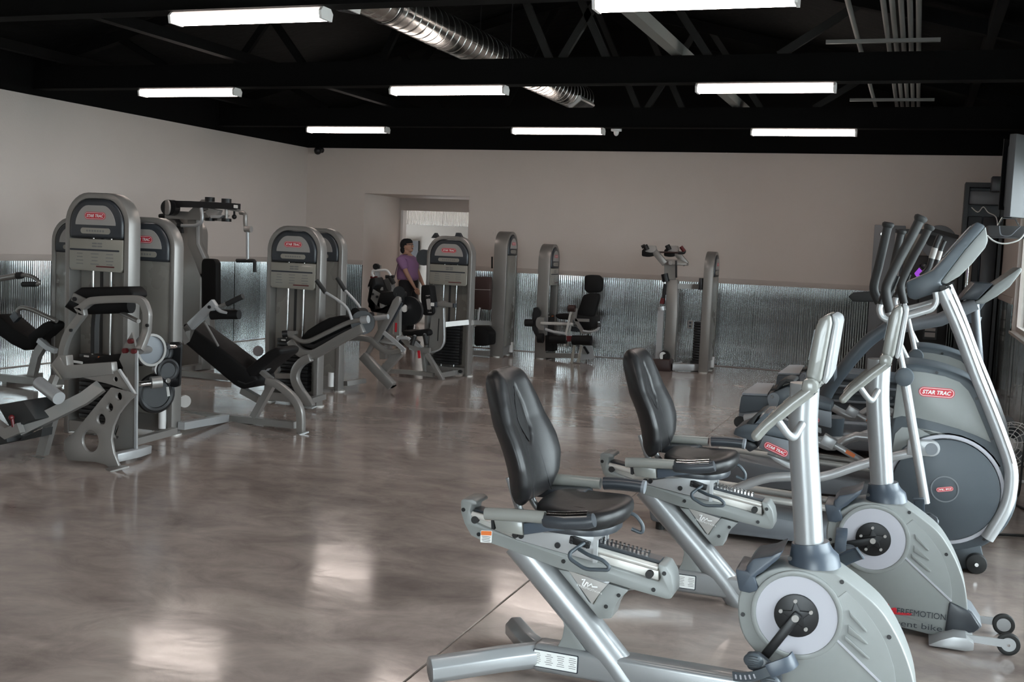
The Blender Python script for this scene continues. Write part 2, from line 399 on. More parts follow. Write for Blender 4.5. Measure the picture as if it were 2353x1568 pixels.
# corrugated wainscot: every sheet an object of its own
def sheet(parent, p0, dirv, L, z1, nrm, z0=0.012, mt=None):
    """corrugated sheet from p0 along dirv, length L, waves standing along nrm"""
    g = G(); pitch = 0.0318; n = max(2, int(round(L / pitch * 6))); d = V(dirv); nn = V(nrm); vs = []
    for i in range(n + 1):
        s = L * i / n
        q = V(p0) + d * s + nn * (0.009 + 0.0055 * math.cos(2 * PI * s / pitch))
        vs += [q + V((0, 0, z0)), q + V((0, 0, z1))]
    g.add(vs, [(2 * i, 2 * i + 2, 2 * i + 3, 2 * i + 1) for i in range(n)])
    g.b2(V(p0) + nn * 0.001 + V((0, 0, z0)), V(p0) + d * L + nn * 0.002 + V((0, 0, z1)))
    o = part('corrugated_sheet', g, mt or galv, parent, angle=60)
    # screw row
    return o
def run(parent, p0, dirv, L, nrm, z1=ZN, step=0.64, mt=None):
    k = max(1, int(round(L / step)))
    for i in range(k):
        off = 0.002 * (i % 2)
        sheet(parent, V(p0) + V(dirv) * (L * i / k) + V(nrm) * off, dirv, L / k + 0.004, z1, nrm, mt=mt)
run(wb, (DX1, YB, 0), (1, 0, 0), XR - DX1, (0, -1, 0))
run(wb, (XL, YB, 0), (1, 0, 0), DX0 - XL, (0, -1, 0), mt=galv_shade)
run(wl, (XL, 5.0, 0), (0, 1, 0), 5.76, (1, 0, 0))
run(wl, (XL, 10.76, 0), (0, 1, 0), YB - 10.76, (1, 0, 0), mt=galv_shade)
run(wr, (XR, 6.8, 0), (0, 1, 0), 6.54, (-1, 0, 0), z1=SILL - .03)
run(wr, (XR, 13.36, 0), (0, 1, 0), YB - 13.38, (-1, 0, 0))
tb = struct('trim_1', G().b2((DX1, YB - .024, ZN), (XR, YB, ZN + .075)).b2((XL, YB - .024, ZN), (DX0, YB, ZN + .075)), trimpaint, bevel=.004)
struct('trim_2', G().b2((XL, 4, ZN), (XL + .024, YB, ZN + .075)), trimpaint, bevel=.004)
struct('trim_3', G().b2((XR - .024, 13.36, ZN), (XR, YB, ZN + .075)), trimpaint, bevel=.004)
# screws along the foot of the back sheets
g = G()
for i in range(80):
    x = DX1 + .1 + i * .095; g.disc((x, YB - .022, .10), (0, 1, 0), .006, .008, 6)
part('screw_row', g, ironblack, wb, kind='stuff')
part('seam_strip', G().b2((-4.62, YB - .0225, .01), (-4.59, YB - .019, ZN)), galv, wb)

# passage and the room behind
struct('wall_passage_left', G().b2((DX0 - .15, YB + T, 0), (DX0, 17.5, 2.9)), wallpaint)
struct('wall_passage_right', G().b2((DX1, YB + T, 0), (DX1 + .15, 20.4, 2.9)), wallpaint)
struct('ceiling_passage', G().b2((DX0 - .15, YB + T, DZ), (DX1 + .15, 17.5, DZ + .1)), wallpaint)
struct('wall_passage_back', G().b2((DX0, 17.5, 2.15), (DX1, 17.62, 2.9)).b2((DX0, 17.5, 0), (-8.44, 17.62, 2.15)), wallpaint)
struct('trim_4', G().b2((-8.44, 17.49, 0), (-8.40, 17.63, 2.15)), white)
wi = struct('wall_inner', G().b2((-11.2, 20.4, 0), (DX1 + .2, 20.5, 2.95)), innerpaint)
struct('wall_inner_left', G().b2((-11.3, 17.5, 0), (-11.2, 20.5, 2.95)).b2((-11.2, 17.5, 0), (DX0, 17.6, 2.95)), wallpaint)
struct('ceiling_inner', G().b2((-11.3, 17.5, 2.9), (DX1 + .2, 20.5, 3.0)), wallpaint)
for i in range(6):
    sheet(wi, (-11.2 + i * .76, 20.4, 0), (1, 0, 0), .757, 2.9, (0, -1, 0), z0=1.96)
dr = struct('door_1', G().b2(V((-10.25, 20.33, 0)), V((-9.41, 20.395, 1.64))), charcoal)
part('pane', G().b2((-10.12, 20.325, .12), (-9.56, 20.33, 1.54)), badge, dr)
part('push_bar', G().cyl((-10.1, 20.30, .98), (-9.58, 20.30, .98), .015), ironblack, dr)

# ---- roof: black deck on trusses
EZ, RX, RZ = 3.50, (XL + XR) / 2, 4.85
def roofz(x): return RZ - (RZ - EZ) * abs(x - RX) / ((XR - XL) / 2)
g = G(); t = .1
for a, b in ((XL - T, RX), (RX, XR + T)):
    za, zb = (EZ, RZ) if b == RX else (RZ, EZ)
    g.add([(a, YF - T, za), (b, YF - T, zb), (b, YB + T, zb), (a, YB + T, za), (a, YF - T, za + t), (b, YF - T, zb + t), (b, YB + T, zb + t), (a, YB + T, za + t)],
          [(0, 1, 2, 3), (7, 6, 5, 4), (0, 4, 5, 1), (1, 5, 6, 2), (2, 6, 7, 3), (3, 7, 4, 0)])
struct('ceiling', g, insul, flat=True)
struct('trim_5', G().b2((XL - T, YF, ZW), (XL - .01, YB, EZ + .02)), black)
struct('trim_6', G().b2((XR + .01, YF, ZW), (XR + T, YB, EZ + .02)), black)
for nm, y in (('trim_7', YB + .01), ('trim_8', YF - T)):
    struct(nm, G().prism([(XL - T, y, ZW), (XR + T, y, ZW), (XR + T, y, EZ + .02), (RX, y, RZ + .02), (XL - T, y, EZ + .02)], (0, .14, 0)), black)
WEBS = [(-2.855, -3.44), (-3.30, -2.72), (-1.282, -0.62), (-3.417, -4.05), (-1.9, -2.55), (-5.2, -4.55), (-6.1, -6.7), (-6.9, -6.2), (-7.8, -8.4)]
for k, y in enumerate((-.4, 3.15, 6.72, 10.2, 13.75)):
    tr = struct('trim_%d' % (9 + k), G().b2((XL, y - .06, 3.157), (XR, y + .06, 3.397)), black)
    for sgn in (-1, 1):
        x = XL if sgn < 0 else XR
        part('top_chord', G().bar([(x, y, roofz(x) - .07), (RX, y, RZ - .07)], .09, .12), black, tr)
    for a, b in WEBS:
        part('web', G().bar([(a, y, 3.39), (b, y, roofz(b) - .1)], .05, .07), web_lit if a > -4.2 else black, tr)  # window-side webs greyed to look lit, left ones black as if in shade
    part('flange', G().b2((XL, y - .085, 3.150), (XR, y + .085, 3.158)), black, tr)
tagn = 14
for i, (x, z) in enumerate(((-2.20, 3.46), (-6.81, 3.46), (-9.0, 3.46))):
    struct('trim_%d' % (tagn + i), G().b2((x - .05, YF, z - .05), (x + .05, YB, z + .05)), conduit if i == 0 else black)  # window-side purlin coloured grey to look lit, the others left black
for i, x in enumerate((-0.3, 0.45)):
    struct('trim_%d' % (tagn + 3 + i), G().b2((x - .04, YF, roofz(x) - .14), (x + .04, YB, roofz(x) - .01)), black)

# ---- ceiling fixtures
FX = (-7.49, -4.455, -1.385)
rows = (('front', 6.72), ('middle', 10.2), ('back', 13.75)); names = ('left', 'middle', 'right')
def fixture(x, y, label):
    t = thing('ceiling_light', label, 'light', (x, y, 3.15), 'ceiling light fixtures')
    part('housing', G().b2((x - .60, y - .055, 3.115), (x + .60, y + .055, 3.149)), lamp_white, t, bevel=.006)
    part('diffuser', G().prism([(x - .592, y - .075, 3.112), (x - .592, y - .065, 3.072), (x - .592, y + .065, 3.072), (x - .592, y + .075, 3.112)], (1.184, 0, 0)), diffuser, t)
    for s in (-1, 1):
        part('end_cap', G().prism([(x + s * .592, y - .082, 3.118), (x + s * .592, y - .07, 3.066), (x + s * .592, y + .07, 3.066), (x + s * .592, y + .082, 3.118), (x + s * .592, y + .05, 3.149), (x + s * .592, y - .05, 3.149)], (s * .02, 0, 0)), lamp_white, t)
    return t
LAB = {(0, 0): 'lit strip light hanging left of the duct, largest of the left lights', (0, 2): 'lit strip light cut by the top edge of the picture',
       (1, 0): 'lit strip light on the middle beam, nearest the left wall', (1, 1): 'lit strip light on the middle beam, between the other two', (1, 2): 'lit strip light on the middle beam, nearest the windows',
       (2, 0): 'small lit strip light on the far beam, nearest the left wall', (2, 1): 'small lit strip light on the far beam, beside the white detector', (2, 2): 'small lit strip light on the far beam, nearest the windows'}
for r, (rn, y) in enumerate(rows):
    for c in range(3):
        if r == 0:
            if c == 1: continue
            fixture((-4.455, 0, -1.36)[c], y, LAB[(r, c)])
        else: fixture(FX[c], y, LAB[(r, c)])
for x in (-7.49, -4.455, -1.385):
    fixture(x, 3.15, 'lit strip light above the top of the picture, %s' % {-7.49: 'by the left wall', -4.455: 'mid-room', -1.385: 'by the windows'}[x])

# ---- spiral duct
dz, dx, dr_ = 3.61, -4.37, 0.172
dy0, dy1 = 5.2, 14.45
t = thing('air_duct', 'shiny spiral metal air duct running above the black beams', 'duct', (dx, dy0, dz))
part('duct_pipe', G().cyl((dx, dy0, dz), (dx, dy1, dz), dr_, 40), duct_m, t)
for i in range(64):
    y = dy0 + .1 + i * .143
    part('seam', G().washer((dx, y, dz), (0.06, 1, 0), dr_ - .002, dr_ + .005, .010, 36), duct_m, t)
part('end_cap', G().disc((dx, dy1, dz), (0, 1, 0), dr_ + .006, .03, 36), duct_m, t)
for (yr, ang) in ((7.75, -100), (14.1, -50)):
    a = math.radians(ang); nrm = V((math.cos(a), 0, math.sin(a))); ex = V((0, 1, 0)); up = nrm.cross(ex); c = V((dx, yr, dz)) + nrm * (dr_ + .01)
    g = G().prism(rrect(c - nrm * .05, ex, up, .62, .20, .01, 1), nrm * .07)
    rg = part('air_register', g, lamp_white, t, label='white slotted air register')
    for i in range(13):
        cc = c + nrm * .022 + ex * (-.27 + i * .045)
        part('slat', G().prism(rrect(cc, ex, up, .022, .16, .004, 1), nrm * .006), charcoal, rg)
for y in (6.2, 8.6, 11.2):
    part('hanger_strap', G().bar([(dx - dr_ - .004, y, dz), (dx - dr_ - .004, y, roofz(dx - .3) - .02)], .03, .004).bar([(dx + dr_ + .004, y, dz), (dx + dr_ + .004, y, roofz(dx) - .02)], .03, .004).washer((dx, y, dz), (0, 1, 0), dr_, dr_ + .012, .03, 30), ironblack, t)

# ---- conduits under the roof by the window side
for i, x in enumerate((-.60, -.36, -.30, -.24, -.18, -.12)):
    z = 3.46
    o = part('conduit_pipe', G().cyl((x, 3.5, z), (x, 16.1, z), .021, 10), conduit)
    tagit(o, ('grey conduit pipe running alone left of the pipe bundle' if i == 0 else 'grey conduit pipe in the bundle under the roof, number %s from the left' % ('one', 'two', 'three', 'four', 'five')[i - 1]), 'pipe', 'grey conduit pipes under the roof')
for i, y in enumerate((6.35, 9.8, 13.3)):
    o = part('conduit_bracket', G().bar([(-.85, y, 3.425), (.05, y, 3.425)], .04, .03), conduit)
    tagit(o, ('grey bracket bar under the conduits, nearest of the three', 'grey bracket bar under the conduits, second of the three', 'grey bracket bar under the conduits, farthest of the three')[i], 'bracket', 'conduit brackets')

# ---- detector and camera
t = thing('motion_detector', 'small white domed detector hanging right of a far strip light', 'detector', (-3.72, 13.9, 3.15))
part('base', G().tube([(-3.72, 13.9, 3.17), (-3.72, 13.9, 3.125)], .068, 20), white, t, bevel=.006)
part('dome', G().sph((-3.72, 13.9, 3.115), (.035, .035, .05)), white, t)
t = thing('security_camera', 'small black dome camera high in the far left corner', 'camera', (-9.28, 16.05, 3.08))
part('mount', G().tube([(-9.28, 16.18, 3.04), (-9.28, 16.05, 3.04)], .045, 16), ironblack, t)
part('dome', G().sph((-9.28, 16.05, 3.02), .062), ironblack, t)
# ---- switch plate and outlet
c = P(1133, 535, YB - .006)
t = thing('switch_plate', 'blank pale switch plate on the back wall', 'switch', c)
part('plate', G().prism(rrect(c + V((0, .005, 0)), (1, 0, 0), (0, 0, 1), .085, .125, .008), (0, -.008, 0)), wallpaint, t)
part('toggle', G().box(c + V((0, -.006, 0)), (.014, .012, .03)), wallpaint, t)
c = P(1586, 746, YB - .028)
t = thing('wall_outlet', 'small grey electric outlet on the corrugated wall', 'outlet', c)
part('cover', G().prism(rrect(c + V((0, .01, 0)), (1, 0, 0), (0, 0, 1), .075, .12, .008), (0, -.012, 0)), badge, t)
for dz_ in (-.026, .026):
    part('socket', G().prism(rrect(c + V((0, -.002, dz_)), (1, 0, 0), (0, 0, 1), .035, .03, .01), (0, -.003, 0)), slate, t)
# ================================================================ RECUMBENT BIKES (built once where the nearer one stands, then copied)
EX, EY, EZ3 = V((1, 0, 0)), V((0, 1, 0)), V((0, 0, 1))
def b1(x, y, d=0.0): return P(x, y, 3.78 + d)                       # near side of the front bike
def b2(x, y, d=0.0): return P(x, y, 5.0 + d) - V((0.203, 1.22, 0.009))  # same spot seen on the rear bike
YC, HW = 3.865, 0.085
def c7(x, y, d=0.0): return b1(980 + x / 3.35, 1100 + y / 3.35, d)
def c1(x, y, d=0.0): return b1(1640 + x / 1.8063, 700 + y / 1.8063, d)
def c2(x, y, d=0.0): return b2(1880 + x / 3.2135, 1080 + y / 3.2135, d)
def bolt(g, c, r=0.009, ax=(0, -1, 0)): g.disc(c, ax, r, .006, 10)

def make_bike(loc_y_label):
    B = thing('recumbent_bike', loc_y_label, 'exercise bike', (-.6, YC, 0), 'recumbent exercise bikes')
    # --- front housing
    F_ = .135
    out = [c1(305, 1050, F_), c1(250, 1062, F_), c1(190, 1105, .10), c1(125, 1165, .03), c1(100, 1235), c1(105, 1320), c1(128, 1385), c1(170, 1440), c1(200, 1470)]
    out = cr(out, 3)
    lowl = c1(205, 1500); lowl2 = V((lowl.x - .03, lowl.y, .05))
    out += [lowl, lowl2, V((c2(560, 1185).x, lowl.y, .035)), c2(950, 1235), c2(1020, 1200)]
    out += cr([c2(1085, 1040, .08), c2(1100, 1000, .10), c2(1080, 800, F_), c2(1030, 640, F_), c2(960, 500, F_), c2(880, 390, F_), c2(760, 290, F_), c2(640, 205, F_)], 4)
    out += [c1(500, 1072, F_)]
    yl = 3.78
    out = [V((p.x, yl, p.z)) for p in out]
    part('housing', G().prism(out, (0, 2 * HW, 0)), bikegrey, B, bevel=.036, seg=5, bang=50)
    # raised side panel with its own edge
    C0 = V((c1(344, 1288).x, yl, c1(344, 1288).z))
    pan = [c1(215, 1440), c1(214, 1500), V((c1(214, 1500).x, yl, .10))]
    pan += [V((c2(600, 1150).x, yl, .085)), c2(960, 1165), c2(985, 1000), c2(990, 900)] + cr([c2(975, 780), c2(930, 650), c2(870, 545), c2(790, 440), c2(700, 350)], 4)
    pan = [V((p.x, yl - .002, p.z)) for p in pan]
    part('side_panel', G().prism(pan, (0, .01, 0)), bikegrey, B, bevel=.003)
    # crank ring
    part('ring_rim', G().washer(C0 + V((0, -.004, 0)), EY, .134, .152, .016), bikegrey, B, bevel=.004)
    part('ring_cover', G().disc(C0 + V((0, -.003, 0)), EY, .134, .012, 48), ringwhite, B)
    part('crank_plate', G().disc(C0 + V((0, -.010, 0)), EY, .0735, .012, 40), ironblack, B, bevel=.003)
    # spider star
    st = []
    for k in range(10):
        a = PI / 2 + k * PI / 5 + .1; r = .055 if k % 2 == 0 else .024
        st.append(C0 + V((r * math.cos(a), -.016, r * math.sin(a))))
    sp = part('crank_spider', G().prism(st, (0, -.007, 0)), ironblack, B, bevel=.003)
    for k in range(5):
        a = PI / 2 + k * 2 * PI / 5 + .1
        part('spider_bolt', G().disc(C0 + V((.052 * math.cos(a), -.022, .052 * math.sin(a))), EY, .0065, .008, 10), badge, sp)
    # vents: three moulded fins
    for q in ([(715, 455), (720, 495), (815, 585), (822, 575)], [(710, 540), (706, 590), (820, 655), (828, 648)], [(690, 600), (690, 630), (825, 740), (838, 732)]):
        part('vent_fin', G().prism([V((c2(x, y).x, yl - .002, c2(x, y).z)) for x, y in q], (0, -.008, 0)), bikegrey, B, bevel=.003)
    a, b_ = c2(645, 632), c2(985, 955)
    part('crease_line', G().bar([V((a.x, yl - .003, a.z)), V((b_.x, yl - .003, b_.z))], .006, .007), ringwhite, B)
    g = G()
    for x, y in ((316, 1055), (532, 1152), (728, 1381), (121, 1287)): bolt(g, V((c1(x, y).x, yl - .0, c1(x, y).z)), .0075)
    part('screw', g, ironblack, B, kind='stuff')
    # words on the panel
    part('logo_mark', G().tube([V((p.x, yl - .004, p.z)) for p in cr([c2(428, 940), c2(462, 935), c2(468, 965), c2(440, 1008), c2(505, 980), c2(515, 990), c2(505, 1025), c2(565, 1010), c2(572, 1025), c2(560, 1040), c2(690, 1052)], 5)], (.0015, .006), 6, scale=None), red, B, label='red swoosh mark')
    o = c2(763, 1048); lettering('FREEMOTION', .05, (o.x, yl - .0045, o.z), c2(943, 1075) - c2(583, 1025), EZ3, ink, B, name='brand_lettering', width=(c2(943, 1075) - c2(583, 1025)).length, height=.026)
    o = c2(920, 1160); lettering('recumbent bike', .05, (o.x - .165, yl - .0045, o.z), c2(943, 1075) - c2(583, 1025), EZ3, ink, B, name='model_lettering', width=.325, height=.025)
    # --- cup scoop on the rear shoulder
    sc = [c1(90, 1095), c1(140, 1105), c1(135, 1085), c1(165, 1052), c1(240, 1040), c1(292, 1017), c1(270, 1055), c1(205, 1110), c1(170, 1130), c1(192, 1185), c1(150, 1197), c1(106, 1188), c1(97, 1140)]
    part('bottle_scoop', G().prism([V((p.x, yl - .012, p.z)) for p in sc], (0, 2 * HW + .024, 0)), bluegrey, B, bevel=.012, seg=2, bang=40)
    # --- column and collar
    D_ = .085
    top = (c1(385, 330, D_) + c1(415, 375, D_)) / 2 + V((-.018, 0, .02)); bot = (c1(335, 1000, D_) + c1(468, 1025, D_)) / 2
    top, mid, bot = V((top.x, YC, top.z)), V(((c1(305, 530, D_).x + c1(437, 530, D_).x) / 2, YC, c1(370, 530, D_).z)), V((bot.x, YC, bot.z - .03))
    part('console_column', G().tube(cr([bot, (bot + mid) / 2 + V((.0, 0, 0)), mid, top], 4), (.052, .049), 24), biketube, B)
    cb = V(((c1(310, 1030, D_).x + c1(505, 1075, D_).x) / 2, YC, c1(400, 1072, .03).z))
    part('column_collar', G().tube([cb + V((.012, 0, -.03)), cb + V((.006, 0, 0)), cb + V((-.002, 0, .02)), cb + V((-.006, 0, .045)), cb + V((-.008, 0, .058))], (.0545, .058), 28, scale=[1.52, 1.48, 1.28, 1.12, 1.08]), bluegrey, B)
    # --- console
    def cc(x, y): p = c1(x, y); return V((p.x, 0, p.z))
    con = [cc(385, 300), cc(405, 200), cc(428, 92), cc(445, 55), cc(470, 42), (cc(492, 37)), cc(498, 75), cc(480, 170), cc(452, 318), cc(420, 322)]
    con = [p + V((0, YC - .135, 0)) for p in con]
    co = part('console', G().prism(con, (0, .27, 0)), handlegrey, B, bevel=.018, seg=3, bang=45)
    bk = [cc(492, 37), cc(522, 52), cc(526, 75), cc(505, 200), cc(490, 290), cc(470, 330), cc(452, 318), cc(480, 170), cc(498, 75)]
    part('console_back', G().prism([p + V((0, YC - .125, 0)) for p in bk], (0, .25, 0)), silver_lt, co, bevel=.010, seg=2, bang=45)
    part('display', G().prism([p + V((-.004, YC - .1, 0)) for p in (cc(399, 230), cc(424, 105), cc(428, 105), cc(403, 230))], (0, .2, 0)), charcoal, co)
    cl = [cc(380, 300), cc(420, 300), cc(443, 318), cc(440, 345), cc(418, 372), cc(370, 348)]
    part('handlebar_clamp', G().prism([p + V((0, YC - .17, 0)) for p in cl], (0, .34, 0)), handlegrey, B, bevel=.012, seg=2)
    for s in (-1, 1):
        d = .085 + s * .15
        pts = [c1(418, 345, d - .0), c1(330, 410, d), c1(262, 466, d), c1(215, 505, d), c1(178, 545, d)]
        if s > 0:
            pts = [p + V((0, .30, 0)) for p in [c1(418, 345, -.065), c1(330, 410, -.065), c1(262, 466, -.065), c1(215, 505, -.065), c1(178, 545, -.065)]]
        hb = part('handlebar', G().tube(cr(pts, 4), .0185, 14).sph(pts[-1], .0183, 12, 8), handlegrey, B)
        part('contact_band', G().tube([pts[0].lerp(pts[1], .10), pts[0].lerp(pts[1], .17)], .0195, 14), charcoal, hb)
        part('grip', G().tube([pts[0].lerp(pts[1], .18), pts[1], pts[2]], .0205, 14), handlegrey, hb)
        lp = [pts[2].lerp(pts[3], .1), pts[2] + V((.035, -s * .01, -.055)), V((mid.x - .02, YC + s * .10, pts[2].z - .075)), V((mid.x + .0, YC + s * .052, pts[2].z - .03))]
        part('handlebar_brace', G().tube(fil(lp, .04, 4), .0135, 12), biketube, B)
    # --- sloping seat rail
    def rc(x, y, d=.025): p = c7(x, y, d); return p
    outl = [rc(265, 172, .03), rc(300, 150, .05), rc(375, 152, .05), rc(405, 172, .05), rc(398, 200, .04), rc(345, 202), rc(335, 250), rc(350, 305), rc(372, 340), rc(440, 372), rc(700, 472), rc(1000, 560), rc(1300, 642), rc(1550, 720), rc(1785, 797), rc(1803, 770), rc(1792, 645, .06), rc(1838, 604, .13), rc(1890, 620, .13), rc(1930, 690, .13), rc(1945, 770, .13), rc(1930, 860, .10), rc(1890, 915, .05), rc(1840, 930), rc(1620, 868), rc(1400, 800), rc(1000, 690), rc(620, 545), rc(400, 470), rc(340, 440), rc(290, 350), rc(262, 258)]
    yr = 3.805
    part('rail_cover', G().prism([V((p.x, yr, p.z)) for p in outl], (0, .12, 0)), bikegrey, B, bevel=.010, seg=2, bang=40)
    def rr(x, y, Y): p = c7(x, y, .07); return V((p.x, Y, p.z))
    part('rail_core', G().prism([rr(385, 262, YC - .042), rr(385, 345, YC - .042), rr(1800, 790, YC - .042), rr(1800, 690, YC - .042)], (0, .084, 0)), rawmetal, B, bevel=.003)
    for s in (-1, 1):
        part('rail_tube', G().tube([rr(375, 262, YC + s * .045), rr(1800, 672, YC + s * .045)], .0125, 12).tube([rr(370, 345, YC + s * .045), rr(1790, 782, YC + s * .045)], .0085, 10), rawmetal, B)
        for q in (rr(405, 300, YC + s * .052), rr(1735, 716, YC + s * .052)):
            part('rail_stop', G().disc(q, EY, .014, .02, 14), rubber, B)
    part('rack_strip', G().prism([rr(385, 228, YC - .03), rr(385, 255, YC - .03), rr(1805, 665, YC - .03), rr(1805, 625, YC - .03)], (0, .06, 0)), charcoal, B)
    g = G()
    for k in range(34):
        t = k / 33
        for s in (-1, 1):
            c = rr(640 + (1700 - 640) * t, 293 + (600 - 293) * t, YC + s * .016)
            g.box(c + V((0, 0, .004)), (.0075, .012, .020))
    part('rack_teeth', g, chrome, B, kind='stuff')
    g = G()
    for x, y in ((285, 240), (403, 430), (1055, 638), (1830, 732), (1748, 857)): bolt(g, V((rc(x, y).x, yr, rc(x, y).z)), .0078)
    part('rail_screw', g, ironblack, B, kind='stuff')
    # warning sticker on the tail
    e1 = (c7(500, 415) - c7(425, 412)); k0 = c7(461, 447, .025); k0.y = yr - .001
    sk = part('warning_sticker', G().prism(rrect(k0, (e1).normalized(), EZ3, .046, .046, .004, 2), (0, -.001, 0)), paper, B, label='white warning sticker with an orange top')
    part('sticker_band', G().prism(rrect(k0 + V((0, -.0012, .013)), e1.normalized(), EZ3, .042, .016, .002, 1), (0, -.0006, 0)), orange, sk)
    g = G()
    for i in range(4): g.box(k0 + V((0, -.0015, .000 - .006 * i)), (.034 - .004 * (i % 2), .0006, .0025))
    part('sticker_lines', g, greyink, sk)
    # --- seat carriage
    ca = [rc(690, 455), rc(745, 430), rc(1050, 385), rc(1330, 420), rc(1312, 470), rc(1310, 640), rc(1000, 552), rc(700, 466)]
    part('carriage_plate', G().prism([V((p.x, yr - .012, p.z)) for p in ca], (0, .014, 0)), silver_lt, B, bevel=.002)
    part('carriage_plate', G().prism([V((p.x, yr + .118, p.z)) for p in ca], (0, .014, 0)), silver_lt, B, bevel=.002)
    part('carriage_block', G().prism([V((p.x, yr, p.z)) for p in (rc(760, 400), rc(1320, 400), rc(1320, 470), rc(760, 440))], (0, .12, 0)), slate, B)
    fb = [rc(1300, 400), rc(1415, 365), rc(1395, 410), rc(1330, 470), rc(1320, 640), rc(1290, 640)]
    for yy in (yr - .02, yr + .128):
        part('front_bracket', G().prism([V((p.x, yy, p.z)) for p in fb], (0, .012, 0)), silver_lt, B)
    lk = [rc(1115, 435), rc(1150, 435), rc(1275, 480), rc(1262, 535), rc(1240, 530), rc(1105, 490)]
    lkp = part('lock_plate', G().prism([V((p.x, yr - .018, p.z)) for p in lk], (0, .006, 0)), ironblack, B, bevel=.003)
    g = G()
    for x, y in ((1132, 455), (1128, 482), (1252, 490), (1248, 517)): g.disc(V((rc(x, y).x, yr - .02, rc(x, y).z)), EY, .006, .008, 8)
    part('lock_bolt', g, ironblack, lkp, kind='stuff')
    g = G()
    for x, y in ((1018, 508), (738, 435), (692, 430)): g.disc(V((rc(x, y).x, yr - .014, rc(x, y).z)), EY, .011, .008, 12)
    part('carriage_bolt', g, ironblack, B, kind='stuff')
    lev = [c7(1215, 495, -.0), c7(1100, 575, -.05), c7(1105, 620, -.06), c7(1220, 700, -.07), c7(1395, 705, -.075), c7(1408, 680, -.075), c7(1360, 630, -.07), c7(1250, 592, -.06), c7(1175, 545, -.03)]
    part('seat_lever', G().tube(fil(lev, .02, 3), .0072, 10), slate, B)
    lev2 = [p + V((-.012, .29, .012)) for p in (c7(1390, 420, -.06), c7(1480, 440, -.06), c7(1545, 530, -.06), c7(1540, 600, -.06), c7(1450, 560, -.06))]
    part('seat_lever', G().tube(fil(lev2, .02, 3), .0072, 10), slate, B)
    # --- seat
    zs = c7(1000, 300, .0).z
    x0, x1, zt = b1(1248, 1180, .085).x, b1(1449, 1180, .085).x, None
    near = P(1330, 1183, YC - .19); zt = near.z
    sx, cx = (x1 - x0) / 2, (x0 + x1) / 2
    ol = []
    for k in range(40):
        a = 2 * PI * k / 40; ca_, sa = math.cos(a), math.sin(a)
        e = 0.62
        X = cx + sx * (abs(ca_) ** e) * (1 if ca_ > 0 else -1); W = .205 - .045 * max(0, ca_) ** 2 - .015 * (1 - ca_ ** 2 < .3)
        ol.append(V((X, YC + W * (abs(sa) ** e) * (1 if sa > 0 else -1), zt)))
    vs = []; fs = []; rings = [(-.062, .80), (-.058, .93), (-.030, 1.0), (-.008, .99), (.004, .93), (.003, .70), (-.004, .35)]
    cen = V((cx, YC, zt))
    for dz_, k in rings: vs += [cen + (p - cen) * k + V((0, 0, dz_ + .016 * ((p.x - cx) / sx) ** 2 * (1 if p.x > cx else .4))) for p in ol]
    for i in range(len(rings) - 1):
        for j in range(40): fs.append((i * 40 + j, i * 40 + (j + 1) % 40, i * 40 + 40 + (j + 1) % 40, i * 40 + 40 + j))
    fs.append(tuple(range(40))[::-1]); fs.append(tuple(range((len(rings) - 1) * 40, len(rings) * 40)))
    part('seat_cushion', G().add(vs, fs), vinyl, B, angle=70)
    part('seat_pan', G().prism([V((cx + (p.x - cx) * .9 - .02, YC + (p.y - YC) * .8, zt - .085)) for p in ol], (0, 0, .03)), charcoal, B, bevel=.004)
    # armrests: tube, housing, chrome contact, grip
    for s in (-1, 1):
        Y = YC + s * .245
        def ar(x, y): p = P(x, y, YC - .245); return V((p.x, Y, p.z))
        if s < 0:
            part('armrest_tube', G().tube(cr([ar(1116, 1181), ar(1180, 1184), ar(1252, 1190)], 4), .0225, 14), handlegrey, B)
            part('armrest_block', G().prism([ar(1132, 1190), ar(1200, 1200), ar(1202, 1232), ar(1140, 1222)], (0, .10, 0)), handlegrey, B, bevel=.006)
            part('armrest_clip', G().prism([ar(1128, 1193), ar(1134, 1194), ar(1135, 1218), ar(1129, 1216)], (0, .10, 0)), ironblack, B)
            part('armrest_support', G().prism([ar(1202, 1203), ar(1262, 1200), ar(1300, 1216), ar(1298, 1220), ar(1262, 1222), ar(1203, 1230)], (0, .1, 0)), bluegrey, B, bevel=.006)
            gp = part('armrest_grip', G().tube([ar(1250, 1196), ar(1258, 1196), ar(1300, 1201), ar(1350, 1199), ar(1365, 1196)], (.030, .027), 16, scale=[.8, 1, 1, .98, .9]), charcoal, B)
            part('pulse_contact', G().tube([ar(1259, 1187), ar(1300, 1189), ar(1352, 1187)], (.020, .019), 14), chrome, gp)
        else:
            def af(x, y): return P(x, y, Y)
            part('armrest_tube', G().tube(cr([af(1215, 1100), af(1290, 1103), af(1380, 1112)], 4), .0225, 14), handlegrey, B)
            part('armrest_support', G().prism([af(1240, 1112), af(1360, 1118), af(1365, 1128), af(1280, 1135), af(1240, 1130)], (0, -.1, 0)), charcoal, B, bevel=.006)
            gp = part('armrest_grip', G().tube(cr([af(1388, 1111), af(1400, 1111), af(1430, 1113), af(1465, 1117), af(1476, 1119)], 3), .025, 16), charcoal, B)
            part('end_cap', G().disc(af(1479, 1119.5), (1, 0, -.08), .026, .012, 20), slate_lt, gp)
    # --- backrest: hourglass cushion with a slot, leaning back
    bz0, bz1 = b1(1222, 1152, .085), b1(1155, 846, .085)
    up = (bz1 - bz0); H = up.length; up.normalize(); fwd = V((up.z, 0, -up.x))    # fwd points to the rider's side (+x)
